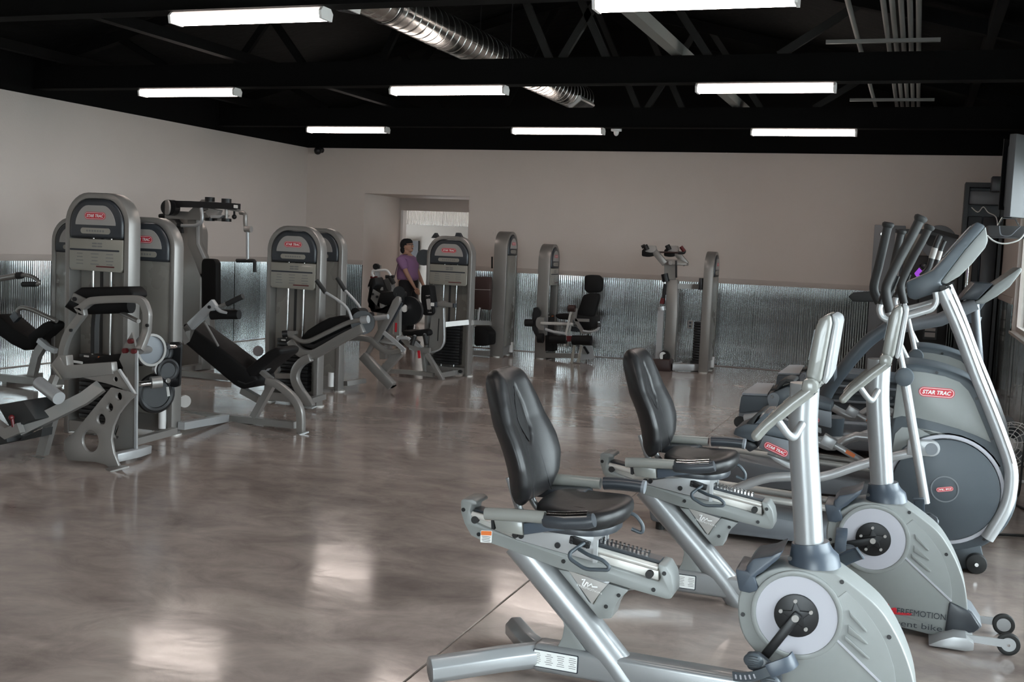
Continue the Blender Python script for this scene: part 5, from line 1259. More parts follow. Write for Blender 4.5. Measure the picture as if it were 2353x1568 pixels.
part('curved_leg', G().bar(cr(cl_, 4), .07, .075), silver, R_, bevel=.008)
part('foot_plate', G().prism([k4_(1300, 1228, Y), k4_(1390, 1240, Y - .06), k4_(1432, 1222, Y), k4_(1340, 1212, Y + .08)], (0, 0, .012)), silver_lt, R_)
part('base_tube', G().bar([k4_(1370, 1160, Y + .05), k4_(1500, 1120, Y + .3)], .06, .05), silver, R_)
part('upright', G().bar(ply(k4_, [(1448, 735), (1448, 1120)], Y + .28), .07, .07), silver, R_, bevel=.006)
part('cross_bar', G().bar(ply(k4_, [(1040, 925), (1210, 925)], Y + .1), .05, .05), silver, R_)
part('seat_bracket', G().prism(ply(k4_, [(1010, 890), (1060, 820), (1070, 880), (1030, 940)], Y + .1), (0, .05, 0)), silver, R_)

# ---------- glute machine with the fourth tower
k6 = K(700, 600, 4.6125); k5_ = K(780, 420, 4.9)
R_ = thing('kick_machine', 'silver machine with a tall slanted plate arm, tower mostly hidden behind another', GM, (-5.6, 10.6, 0))
td_ = P(783, 700, 10.3)
T_d = Tower(R_, td_.x - .292, 10.3, h=1.71, w=.585, d=.12, back=True)
Y = 10.75
part('slanted_arm', G().prism(ply(k6, [(975, 372), (1005, 385), (1012, 425), (990, 470), (910, 620), (790, 830), (660, 1010), (600, 1040), (640, 970), (740, 790), (870, 560), (930, 420)], Y), (0, .05, 0)), silver, R_, bevel=.008)
part('arm_shadow_plate', G().prism(ply(k6, [(1015, 440), (1030, 450), (930, 640), (830, 800), (800, 840)], Y + .06), (0, .04, 0)), charcoal, R_)
part('front_foot_beam', G().bar(ply(k6, [(620, 1000), (740, 1130), (930, 1330)], Y - .02), .09, .10), silver, R_, bevel=.01)
part('beam_cap', G().prism(ply(k6, [(880, 1355), (925, 1335), (972, 1325), (930, 1350)], Y - .03), (0, 0, .012)), charcoal, R_)
part('rear_beam', G().bar(ply(k6, [(1020, 960), (930, 1060), (840, 1160)], Y + .08), .08, .085), silver, R_)
part('sweep_beam', G().bar(cr(ply(k6, [(470, 815), (690, 830), (780, 905), (870, 955), (950, 962), (1035, 940)], Y + .02), 4), .07, .06), silver, R_, bevel=.008)
part('beam_sticker', G().prism(rrect(k6(980, 938, Y - .02), (1, 0, .12), EZ3, .08, .016, .002, 1), (0, -.002, 0)), placard_m, R_)
part('post', G().bar(ply(k6, [(990, 460), (985, 790)], Y + .12), .06, .065), silver, R_)
rs = part('red_sticker', G().prism(rrect(k6(968, 705, Y + .085), EX, EZ3, .022, .10, .003, 1), (0, -.003, 0)), red, R_)
part('elbow_pad', G().prism(ply(k6, [(800, 330), (960, 325), (975, 345), (960, 460), (850, 470), (770, 440)], Y + .1), (0, .28, 0)), dkvinyl, R_, bevel=.02, seg=2)
part('elbow_roll', G().tube([k6(1000, 330, Y + .12), k6(1000, 330, Y + .4)], .065, 16), dkvinyl, R_)
part('chest_pad', G().prism(ply(k6, [(690, 230), (740, 170), (760, 250), (720, 300), (690, 480), (760, 530), (940, 430), (960, 470), (860, 560), (700, 540), (660, 420)], Y + .15), (0, .2, 0)), dkvinyl, R_, bevel=.015)
mp_ = part('pad_plate', G().prism(ply(k6, [(725, 300), (800, 345), (760, 470), (700, 400)], Y + .12), (0, .015, 0)), silver, R_)
for x, y in ((722, 352), (768, 380)): part('plate_bolt', G().disc(k6(x, y, Y + .112), EY, .014, .012, 10), ironblack, mp_)
part('arm_roller', G().tube(ply(k6, [(720, 610), (885, 590)], Y - .05), .028, 14), silver_lt, R_)
part('roller_disc', G().disc(k6(705, 625, Y - .05), (1, .2, 0), .085, .03, 24), ironblack, R_)
part('belt_drum', G().disc(k6(1110, 530, Y + .35), EY, .16, .05, 30), ironblack, R_)
part('drum_hub', G().disc(k6(1066, 502, Y + .30), EY, .042, .04, 20), chrome, R_)
part('knee_lever', G().bar(ply(k6, [(840, 760), (930, 830), (1060, 950)], Y - .06), .03, .04), silver_lt, R_)
part('step_tube', G().tube(cr(ply(k6, [(990, 830), (1010, 815), (1090, 818), (1115, 832)], Y - .02), 3), .018, 10), silver_lt, R_)
part('base_tube', G().bar([k6(430, 1300, 10.45), k6(630, 1270, 10.75)], .06, .05), silver, R_)
part('post_foot', G().tube([k6(985, 790, Y + .12), k6(975, 880, Y + .1), k6(700, 830, Y + .1)], .03, 10), silver, R_)

# ---------- torso machine with the fifth tower (weights in view)
R_ = thing('torso_machine', 'silver torso machine with full weight stack in view and a fully visible logo', GM, (-5.4, 12.3, 0))
te_ = P(1028, 700, 12.48)
T_e = Tower(R_, te_.x, 12.48, h=1.70, w=.60, d=.14)
Y = 12.05
rp = part('roller_pad', G().prism(fil(ply(k6, [(1235, 255), (1325, 255), (1345, 400), (1368, 550), (1340, 580), (1250, 575), (1230, 400)], Y), .03, 3, True), (0, .16, 0)), dkvinyl, R_, bevel=.015)
pl_ = part('pad_plate', G().prism(ply(k6, [(1283, 365), (1325, 362), (1345, 550), (1305, 550)], Y - .006), (0, .006, 0)), badge, rp)
for x, y in ((1295, 388), (1322, 385), (1308, 530), (1338, 527)): part('plate_bolt', G().disc(k6(x, y, Y - .009), EY, .018, .008, 10), ironblack, rp)
part('pad_arm', G().bar(ply(k6, [(1310, 462), (1400, 462)], Y + .02), .05, .06), charcoal, R_)
part('pad_arm_label', G().prism(rrect(k6(1355, 460, Y - .006), EX, EZ3, .045, .04, .004, 1), (0, -.002, 0)), paper, R_)
cu = ply(k6, [(1385, 440), (1470, 425), (1478, 500), (1480, 800), (1470, 880), (1430, 940), (1380, 968), (1320, 972), (1330, 700), (1360, 500)], Y + .05)
cp_ = part('curved_plate', G().prism(cr(cu, 3, True), (0, .05, 0)), silver, R_)
part('plate_slot', G().prism(rrect(k6(1417, 730, Y + .048), V((.02, 0, 1)).normalized(), EX, .27, .012, .006, 3), (0, -.002, 0)), ironblack, cp_)
part('plate_edge', G().tube(cr(ply(k6, [(1472, 500), (1478, 800), (1468, 880), (1425, 940), (1340, 970)], Y + .045), 4), .010, 8), silver_lt, cp_)
part('top_bar', G().prism(ply(k6, [(1385, 445), (1420, 440), (1470, 425), (1500, 440), (1575, 455), (1575, 495), (1390, 478)], Y + .03), (0, .08, 0)), silver, R_, bevel=.006)
part('bar_cap', G().prism(ply(k6, [(1568, 450), (1582, 452), (1582, 495), (1568, 495)], Y + .025), (0, .09, 0)), charcoal, R_)
st_ = part('seat_pad', G().prism(fil(ply(k6, [(1035, 735), (1120, 745), (1200, 730), (1300, 725), (1325, 755), (1315, 795), (1200, 800), (1030, 795)], Y - .05), .02, 2, True), (0, .32, 0)), dkvinyl, R_, bevel=.02, seg=2)
for x0_, y0_, x1_, y1_ in ((1165, 795, 1135, 895), (1270, 780, 1292, 885)):
    hg = part('handle', G().tube([k6(x0_ + 8, y0_ + 3, Y - .1), k6(x0_, y0_, Y - .12)], .016, 8), silver_lt, R_)
    part('grip', G().tube([k6(x0_, y0_, Y - .12), k6(x1_, y1_, Y - .14)], .026, 12), rubber, hg)
part('seat_frame', G().bar(ply(k6, [(1000, 770), (1100, 880), (1200, 940), (1330, 950)], Y - .04), .05, .06), silver, R_)
part('seat_plate', G().prism(ply(k6, [(1090, 860), (1170, 850), (1240, 920), (1220, 960), (1110, 940)], Y - .06), (0, .04, 0)), silver_lt, R_)
part('red_strap', G().prism(ply(k6, [(1195, 950), (1220, 950), (1228, 1030), (1202, 1035)], Y - .1), (0, .008, 0)), red, R_)
part('slant_leg', G().bar(ply(k6, [(1295, 985), (1380, 1120), (1465, 1270)], Y - .05), .06, .055), silver, R_, bevel=.006)
part('slant_leg', G().bar(ply(k6, [(1250, 970), (1262, 1080), (1275, 1180)], Y + .1), .045, .03), silver, R_)
part('base_tube', G().bar(ply(k6, [(850, 1165), (1100, 1178), (1370, 1208)], Y), .06, .05), silver, R_)
part('base_tube', G().bar([k6(1430, 1210, Y), k6(1640, 1172, 12.5)], .06, .06), silver, R_)
part('base_bolt', G().disc(k6(1652, 1172, 12.42), EY, .022, .02, 12), ironblack, R_)
part('cross_bar', G().bar([k6(1480, 675, Y + .1), k6(1730, 650, 12.4)], .05, .06), silver, R_)
part('link_bar', G().bar([k6(1770, 655, 12.55), k6(1960, 662, 14.85)], .05, .06), silver, R_)
for s, xx in ((-1, 1075), (1, 1340)):
    c_ = k5_(xx, 597, 12.55); part('back_horn', G().prism([c_ + V((-.05, 0, -.03)), c_ + V((-.015 * s - .02, 0, .035)), c_ + V((.01, 0, .035)), c_ + V((.05, 0, -.03))], (0, .06, 0)), charcoal, R_)
part('cam_cover', G().disc(P(975, 592, 12.7), EY, .10, .05, 20), slate, R_)

# ---------- curl machine by the doorway
R_ = thing('curl_machine', 'small white tubed machine standing left of the person by the doorway', GM, (-7.6, 13.2, 0))
Y = 13.1
part('handle_tube', G().tube(fil(ply(k6, [(735, 170), (712, 130), (725, 100), (870, 95), (905, 140), (925, 185)], Y), .03), .017, 10), white, R_)
part('grip', G().tube(ply(k6, [(860, 168), (945, 165)], Y), .02, 10), rubber, R_)
part('grip', G().tube(ply(k6, [(700, 172), (770, 172)], Y), .014, 10), redplastic, R_)
part('grip', G().tube(ply(k6, [(905, 170), (945, 240)], Y), .03, 10), rubber, R_)
part('head_pulley', G().disc(k6(760, 60, Y), EY, .04, .05, 16), ironblack, R_)
part('head_plate', G().prism(ply(k6, [(745, 45), (800, 45), (795, 100), (745, 100)], Y + .04), (0, .04, 0)), silver, R_)
part('upper_arm', G().bar(ply(k6, [(770, 100), (775, 200), (790, 290)], Y + .03), .04, .06), silver_lt, R_)
part('post', G().bar([k6(790, 280, Y + .05), V((k6(790, 280, Y).x + .05, Y + .1, .05))], .07, .08), silver, R_)
part('arm_pad', G().prism(ply(k6, [(690, 180), (740, 170), (790, 300), (830, 340), (700, 350), (660, 270)], Y), (0, .25, 0)), dkvinyl, R_, bevel=.02)
part('arm_plate', G().prism(ply(k6, [(665, 275), (720, 265), (745, 320), (690, 330)], Y - .01), (0, .02, 0)), badge, R_)
part('shroud', G().prism(fil(ply(k6, [(800, 200), (900, 190), (925, 300), (900, 330), (800, 330)], Y + .3), .03, 3, True), (0, .12, 0)), silver, R_)
part('tower_post', G().bar([k6(905, 150, Y + .35), V((k6(905, 150, Y + .35).x, Y + .35, .04))], .08, .10), silver, R_)
part('base_frame', G().b2((-7.75, Y - .25, .02), (-7.1, Y - .18, .08)).b2((-7.45, Y - .3, .02), (-7.38, Y + .5, .08)), silver, R_)

# ---------- pec machine at the left wall
R_ = thing('pec_machine', 'pec fly machine with overhead arms and hanging handle against the left wall', GM, (-7.6, 10.9, 0))
Y = 10.8
part('main_post', G().bar(ply(k3_, [(725, 350), (728, 640), (800, 800), (870, 1000)], Y), .10, .14), silver, R_, bevel=.01)
part('post_edge', G().bar([p + V((.075, -.05, 0)) for p in ply(k3_, [(725, 350), (728, 640), (800, 800)], Y)], .02, .03), silver_lt, R_)
part('lower_post', G().bar([k3_(860, 980, Y), V((k3_(860, 980, Y).x + .05, Y, .05))], .10, .12), silver, R_)
part('base_tube', G().b2((-7.9, Y - .5, .01), (-7.8, Y + .4, .07)).b2((-7.9, Y - .5, .01), (-7.0, Y - .42, .07)), silver, R_)
part('top_beam', G().bar(ply(k3_, [(410, 310), (700, 325), (1000, 338)], Y - .05), .08, .09), silver, R_)
part('top_bracket', G().prism(ply(k3_, [(640, 290), (800, 140), (870, 140), (900, 200), (880, 250), (720, 300)], Y - .08), (0, .05, 0)), silver, R_)
part('belt_arm', G().bar(ply(k3_, [(480, 190), (700, 195), (900, 205), (1210, 222)], Y - .12), .10, .07), ironblack, R_)
part('arm_label', G().prism(rrect(k3_(1185, 220, Y - .175), (1, 0, -.05), EZ3, .055, .035, .004, 1), (0, -.002, 0)), paper, R_)
part('lower_bar', G().bar(ply(k3_, [(1110, 245), (1215, 265)], Y - .12), .05, .03), silver, R_)
part('top_roller', G().tube([k3_(420, 232, Y - .22), k3_(480, 235, Y - .10)], .09, 22), ironblack, R_)
part('roller_cap', G().disc(k3_(412, 230, Y - .24), (-.5, -.8, 0), .085, .02, 22), badge, R_)
for x, y0_, y1_ in ((893, 140, 365), (1080, 158, 372)):
    ax = part('swivel_axle', G().cyl(k3_(x, y0_ + 10, Y - .12), k3_(x, y1_ - 12, Y - .12), .02, 12), rawmetal, R_)
    part('swivel_cap', G().disc(k3_(x, y0_, Y - .12), EZ3, .055, .05, 16), ironblack, ax)
    part('swivel_cap', G().disc(k3_(x, y1_, Y - .12), EZ3, .055, .035, 16), ironblack, ax)
part('swivel_plate', G().prism(ply(k3_, [(830, 270), (900, 240), (1000, 260), (960, 330), (880, 350)], Y - .15), (0, .08, 0)), badge, R_, bevel=.01)
part('swivel_plate', G().prism(ply(k3_, [(900, 320), (1040, 315), (1000, 350), (900, 350)], Y - .18), (0, .14, 0)), silver_lt, R_)
part('pin_knob', G().tube([k3_(1168, 270, Y - .12), k3_(1168, 318, Y - .12)], .012, 8).sph(k3_(1168, 335, Y - .12), .028), ironblack, R_)
lh = fil(ply(k3_, [(795, 235), (808, 330), (800, 400), (740, 435), (560, 435)], Y - .3), .05, 4)
hh = part('left_handle', G().tube(lh, .020, 10), silver_lt, R_)
part('handle_end', G().disc(k3_(556, 434, Y - .3), (1, .1, 0), .04, .04, 14), ironblack, hh)
rh = ply(k3_, [(1230, 288), (1293, 293), (1290, 400), (1300, 470)], Y - .12)
hh = part('right_handle', G().tube(fil(rh, .04, 4), .024, 10), silver, R_)
part('handle_joint', G().disc(k3_(1325, 475, Y - .14), (1, 0, 0), .035, .08, 14), badge, hh)
part('handle_drop', G().tube(ply(k3_, [(1318, 480), (1318, 830)], Y - .14), .019, 10), silver_lt, hh)
part('handle_grip', G().tube(fil(ply(k3_, [(1195, 830), (1400, 830), (1400, 960)], Y - .14), .03, 3), .022, 10), rubber, hh)
part('back_pad', G().prism(fil(ply(k3_, [(810, 815), (860, 805), (935, 815), (960, 860), (958, 1350), (800, 1370), (798, 860)], Y - .2), .02, 3, True), (0, .10, 0)), dkvinyl, R_, bevel=.015)
part('seat_pad', G().prism(ply(k3_, [(800, 1390), (1000, 1390), (1000, 1440), (800, 1440)], Y - .45), (0, .35, 0)), dkvinyl, R_, bevel=.02)
part('side_tower', G().prism([V((k3_(320, 340, Y).x + u, Y + .4, z)) for u, z in arch(.6, 1.80, .2)], (0, .14, 0)), silver, R_, bevel=.01)
part('tower_cap', G().tube(ply(k3_, [(330, 330), (430, 320), (510, 350), (560, 420), (575, 520)], Y + .35), .03, 8), ironblack, R_)

# ---------- machine cut by the left edge
R_ = thing('press_machine', 'silver machine cut by the left edge, its tower hidden behind the tallest one', GM, (-8.2, 8.7, 0))
Y = 8.75
tt = P(118, 650, 8.9)
Tower(R_, tt.x + .29, 8.9, h=1.70, w=.585, d=.12, back=True)
part('press_arm', G().tube(ply(k1, [(-20, 1085), (90, 1065), (220, 1040)], Y), .030, 12), silver, R_)
part('arm_collar', G().tube(ply(k1, [(195, 1048), (245, 1042)], Y), .036, 12), rubber, R_)
part('arm_curve', G().tube(cr(ply(k1, [(240, 1045), (300, 1042), (370, 1062), (425, 1100), (440, 1130), (415, 1145)], Y), 3), .020, 10), silver, R_)
part('grip', G().tube(ply(k1, [(255, 1145), (415, 1143)], Y), .026, 12), rubber, R_)
part('seat_frame_tube', G().tube(fil(ply(k1, [(170, 1500), (200, 1430), (250, 1405), (350, 1425), (640, 1560)], Y), .05), .022, 10), silver, R_)
part('frame_joint', G().bar(ply(k1, [(150, 1540), (210, 1480)], Y), .05, .08), charcoal, R_)
part('back_pad', G().prism(ply(k2, [(-40, 0), (130, 150), (270, 230), (330, 330), (220, 360), (100, 300), (-40, 200)], Y), (0, .30, 0)), dkvinyl, R_, bevel=.03, seg=2)
part('seat_pad', G().prism(ply(k2, [(250, 210), (400, 90), (460, 70), (520, 100), (500, 150), (370, 260), (320, 330), (270, 340)], Y), (0, .30, 0)), dkvinyl, R_, bevel=.03, seg=2)
part('seat_post', G().bar(ply(k2, [(430, 270), (350, 400), (300, 620)], Y + .05), .06, .085), silver, R_)
part('seat_rail', G().bar(ply(k2, [(370, 255), (460, 330), (530, 360)], Y - .02), .05, .05), silver_lt, R_)
part('base_tube', G().bar([V((-9.2, Y, .06)), k2(0, 610, Y), k2(340, 645, Y - .05)], .06, .07), silver, R_)
part('back_foot', G().bar([k2(40, 640, Y), V((k2(40, 640, Y).x, Y + .5, .04))], .06, .06), silver, R_)
# ---------- machines along the back wall
kB = K(1100, 520, 3.9217)
R_ = thing('shrouded_machine', 'machine seen from its side, tall shrouded tower beside a dark brown pad', GM, (-5.9, 15.2, 0))
T_f = Tower(R_, -5.545, 15.24, h=1.82, w=.46, d=.20, face='+x', back=True)
part('back_pad', G().prism(ply(kB, [(-40, 455), (108, 458), (100, 755), (-40, 750)], 14.75), (0, .08, 0)), brownvinyl, R_, bevel=.012)
part('pad_seam', G().bar(ply(kB, [(-40, 570), (105, 574)], 14.748), .006, .008), badge, R_)
part('seat_roll', G().prism(fil(ply(kB, [(-40, 900), (20, 895), (90, 960), (85, 1080), (-40, 1080)], 14.7), .04, 3, True), (0, .3, 0)), dkvinyl, R_, bevel=.02)
part('hook_handle', G().tube(cr(ply(kB, [(10, 735), (0, 790), (-5, 850), (-25, 880)], 14.6), 3), .014, 8), silver_lt, R_)
part('base_tube', G().bar(ply(kB, [(-40, 1142), (95, 1145)], 14.95), .06, .07), silver, R_)
part('side_arm', G().bar(ply(kB, [(-40, 880), (110, 882)], 15.0), .06, .06), silver, R_)
part('side_screw', G().bar(ply(kB, [(120, 275), (120, 380)], 15.2), .02, .02), ironblack, R_)

R_ = thing('leg_extension', 'leg extension machine with black headrest and leg roller against the back wall', GM, (-4.9, 15.4, 0))
T_g = Tower(R_, -4.96, 15.46, h=1.665, w=.46, d=.18, face='+x', stack=True)
Y = 15.3
hr = part('headrest', G().prism(fil(ply(kB, [(955, 445), (1000, 438), (1080, 442), (1112, 475), (1112, 570), (1085, 600), (975, 602), (948, 570), (950, 480)], Y), .03, 3, True), (0, .10, 0)), dkvinyl, R_, bevel=.02)
part('backrest', G().prism(fil(ply(kB, [(940, 620), (1000, 603), (1075, 608), (1085, 640), (1040, 800), (1010, 850), (890, 800), (885, 780)], Y - .05), .03, 3, True), (0, .12, 0)), dkvinyl, R_, bevel=.02)
part('headrest_post', G().bar(ply(kB, [(1030, 560), (1030, 680)], Y + .05), .05, .05), silver, R_)
part('seat_pad', G().prism(fil(ply(kB, [(690, 795), (760, 785), (1025, 815), (1030, 850), (1015, 930), (940, 935), (880, 850), (720, 840), (690, 815)], Y - .15), .02, 2, True), (0, .40, 0)), dkvinyl, R_, bevel=.02)
part('seat_plate', G().prism(ply(kB, [(780, 905), (875, 905), (930, 950), (880, 955), (800, 940)], Y), (0, .05, 0)), charcoal, R_)
part('side_frame', G().bar(ply(kB, [(880, 740), (865, 830), (940, 955), (1020, 955)], Y - .25), .03, .045), silver, R_)
part('seat_rail', G().bar(ply(kB, [(870, 845), (995, 850)], Y - .25), .03, .04), silver, R_)
part('side_handle', G().tube(fil(ply(kB, [(940, 945), (1010, 955), (1060, 940), (1085, 915), (1082, 860)], Y - .28), .05), .016, 10), silver_lt, R_)
part('handle_grip', G().tube(ply(kB, [(1080, 910), (1078, 870)], Y - .28), .028, 10), rubber, R_)
for x in (830, 855):
    part('swing_arm', G().bar(ply(kB, [(838, 745), (x - 6, 800), (x - 40, 960), (x - 55, 1080)], Y - .30 + (x - 830) * .004), .02, .028), rawmetal, R_)
part('arm_head', G().tube(ply(kB, [(810, 740), (870, 742)], Y - .3), .05, 12), brownvinyl, R_)
part('arm_block', G().prism(ply(kB, [(790, 990), (840, 990), (830, 1040), (795, 1040)], Y - .34), (0, .06, 0)), redplastic, R_)
lr = part('leg_roller', G().tube(ply(kB, [(645, 1020), (790, 1022)], Y - .30), .062, 18), dkvinyl, R_)
lr = part('leg_roller', G().tube(ply(kB, [(845, 1025), (1015, 1030)], Y - .30), .068, 18), dkvinyl, R_)
part('roller_end', G().tube(ply(kB, [(535, 1008), (580, 1010)], Y - .30), .07, 16), dkvinyl, R_)
part('cross_shaft', G().tube(ply(kB, [(560, 875), (690, 878), (850, 885)], Y - .25), .022, 12), rawmetal, R_)
part('lower_shaft', G().tube(ply(kB, [(600, 930), (680, 955), (800, 975)], Y - .28), .022, 12), silver_lt, R_)
part('shaft_hub', G().tube(ply(kB, [(420, 870), (500, 872)], Y - .2), .055, 14), ironblack, R_)
part('hub_block', G().prism(fil(ply(kB, [(530, 820), (590, 825), (590, 940), (545, 935), (515, 900), (515, 850)], Y - .25), .02, 2, True), (0, .08, 0)), silver, R_)
part('cam', G().prism(fil(ply(kB, [(495, 735), (530, 728), (555, 770), (552, 810), (520, 830), (515, 900), (545, 1000), (520, 1000), (480, 930), (482, 800)], Y - .22), .02, 2, True), (0, .05, 0)), ironblack, R_)
part('base_tube', G().bar(ply(kB, [(600, 1165), (900, 1168)], Y - .05), .06, .07), silver, R_)
for x0_, x1_ in ((862, 838), (925, 897)):
    part('front_leg', G().bar(ply(kB, [(x0_, 1075), (x1_, 1235)], Y - .3), .03, .035), placard_m, R_)
part('foot_plate', G().prism([kB(820, 1232, Y - .3), kB(915, 1240, Y - .33), kB(915, 1236, Y - .2), kB(830, 1228, Y - .2)], (0, 0, .012)), silver, R_)
part('rear_plate', G().prism(ply(kB, [(940, 1075), (1020, 1080), (1045, 1190), (900, 1215), (920, 1130)], Y - .02), (0, .03, 0)), silver_lt, R_)
part('rear_stay', G().bar(ply(kB, [(950, 1085), (990, 1150)], Y - .04), .03, .03), ironblack, R_)
part('seat_box', G().prism(ply(kB, [(600, 985), (670, 985), (670, 1130), (600, 1125)], Y - .1), (0, .2, 0)), dkvinyl, R_)

R_ = thing('calf_machine', 'standing calf machine with two black shoulder pads and a dark step box', GM, (-3.0, 15.2, 0))
T_h = Tower(R_, -2.58, 15.28, h=1.655, w=.46, d=.13, face='+x', back=True)
Y = 15.15
n_ = 15
for i in range(n_):
    z = .15 + i * .036
    part('weight_plate', G().b2((-2.83, 15.2, z), (-2.735, 15.42, z + .03)), ironblack, R_, bevel=.003)
part('stack_base', G().b2((-2.85, 15.18, .02), (-2.72, 15.44, .15)), ironblack, R_)
part('main_post', G().bar(ply(kB, [(1745, 480), (1745, 800), (1718, 1200)], Y), .10, .16), silver, R_, bevel=.008)
part('front_post', G().bar(ply(kB, [(1645, 750), (1622, 1200)], Y - .05), .07, .08), silver_lt, R_)
part('post_cap', G().tube(ply(kB, [(1645, 725), (1650, 760)], Y - .05), .055, 14), silver_lt, R_)
part('lock_sleeve', G().bar(ply(kB, [(1680, 520), (1672, 600), (1655, 700)], Y - .05), .05, .045), ironblack, R_)
part('lock_head', G().tube(ply(kB, [(1675, 430), (1690, 500)], Y - .05), .05, 14), ironblack, R_)
part('red_band', G().bar(ply(kB, [(1660, 650), (1650, 700)], Y - .08), .05, .05), redplastic, R_)
part('slider_post', G().bar(ply(kB, [(1725, 330), (1725, 480)], Y - .02), .08, .15), silver, R_)
part('slider_head', G().prism(ply(kB, [(1690, 300), (1800, 300), (1875, 330), (1878, 355), (1650, 350), (1650, 320)], Y - .1), (0, .12, 0)), silver, R_, bevel=.01)
part('adjust_rod', G().bar(ply(kB, [(1778, 310), (1780, 465)], Y - .1), .02, .025), ironblack, R_)
part('head_bolt', G().disc(kB(1730, 330, Y - .11), EY, .03, .02, 12), badge, R_)
for xa, ya, xb, yb, Yq in ((1560, 200, 1680, 340, Y - .25), (1755, 205, 1870, 345, Y - .02)):
    part('shoulder_arm', G().bar(ply(kB, [(xa, ya), (xb, yb)], Yq), .05, .085), silver, R_, bevel=.006)
for x, Yq in ((1500, Y - .3), (1700, Y - .05)):
    part('shoulder_pad', G().prism(fil(ply(kB, [(x - 30, 215), (x, 195), (x + 60, 205), (x + 68, 265), (x + 20, 278), (x - 32, 270)], Yq), .02, 3, True), (0, .16, 0)), dkvinyl, R_, bevel=.015)
    part('pad_mount', G().prism(fil(ply(kB, [(x - 5, 175), (x + 90, 175), (x + 100, 215), (x + 60, 240), (x, 230)], Yq - .01), .02, 3, True), (0, .08, 0)), badge, R_)
    part('pad_knob', G().tube(ply(kB, [(x - 2, 172), (x + 18, 215)], Yq - .03), .035, 12), ironblack, R_)
part('side_grip', G().tube(ply(kB, [(1478, 170), (1490, 195)], Y - .3), .028, 10), rubber, R_)
part('cross_rod', G().tube(ply(kB, [(1600, 233), (1850, 240)], Y - .1), .012, 8), brownvinyl, R_)
hb_ = part('bent_handle', G().tube(fil(ply(kB, [(1800, 240), (1848, 242), (1858, 225), (1822, 185)], Y - .1), .03), .020, 10), ironblack, R_)
part('red_grip', G().tube(ply(kB, [(1855, 228), (1822, 185)], Y - .1), .026, 10), redplastic, hb_)
part('stack_arm', G().bar([kB(1780, 542, Y), kB(1990, 545, 15.28)], .06, .07), silver, R_)
part('arm_box', G().b2(kB(1980, 548, 15.2) - V((0, 0, .04)), kB(2035, 468, 15.35)), charcoal, R_, bevel=.008)
yw = part('cable_wheel', G().disc(kB(1675, 1170, Y - .12), EY, .075, .04, 28), ironblack, R_)
c_ = kB(1660, 1170, Y - .142)
part('wheel_plate', G().prism([c_ + V((.05 * math.cos(a), 0, .055 * math.sin(a))) for a in [math.radians(30 + 15 * i) for i in range(17)]] + [c_ + V((.0, 0, -.02)), c_ + V((.0, 0, .02))], (0, -.004, 0)), paper, yw)
part('wheel_dot', G().disc(kB(1683, 1162, Y - .146), EY, .02, .006, 12), ironblack, yw)
part('step_box', G().prism(ply(kB, [(1480, 1200), (1720, 1205), (1722, 1310), (1540, 1300), (1480, 1290)], Y - .25), (0, .25, 0)), brownvinyl, R_, bevel=.01)
part('base_tube', G().bar([kB(1740, 1268, Y - .12), kB(1995, 1272, 15.18)], .10, .09), silver_lt, R_, bevel=.006)
part('base_stay', G().bar(ply(kB, [(1740, 1240), (1830, 1225)], Y), .03, .02), silver_lt, R_)
# ================================================================ PERSON by the doorway (facing right, looking up)
PY = 16.0
def pp_(x, y, Y=PY): return P(780 + x / 4.9, 420 + y / 4.9, Y)
sc_ = 4.9 * 2553 / 17.55          # crop pixels per metre there
per = thing('person', 'person in a lavender top, black trousers and black cap standing at the doorway', 'person', (pp_(780, 1000).x, PY, 0))
off = wpos(per)
def skinmesh(name, joints, edges, material, sub=2, root=0):
    me = bpy.data.meshes.new(name); me.from_pydata([V(j[0]) - off for j in joints], edges, [])
    o = bpy.data.objects.new(name, me); COL.objects.link(o); o.parent = per
    sk = o.modifiers.new('skin', 'SKIN'); sk.use_smooth_shade = True
    sv = me.skin_vertices[0].data
    for i, j in enumerate(joints):
        r = j[1]; sv[i].radius = r if isinstance(r, tuple) else (r, r)
    sv[root].use_root = True
    s = o.modifiers.new('sub', 'SUBSURF'); s.levels = 1; s.render_levels = sub
    me.materials.append(material); return o
h0 = pp_(765, 715)          # head centre
pel = V((pp_(770, 1130).x, PY, .96)); che = V((pp_(760, 920).x, PY, pp_(760, 920).z)); nek = V((pp_(765, 800).x, PY, pp_(765, 800).z))
sh = V((pp_(750, 850).x, PY, pp_(750, 850).z))
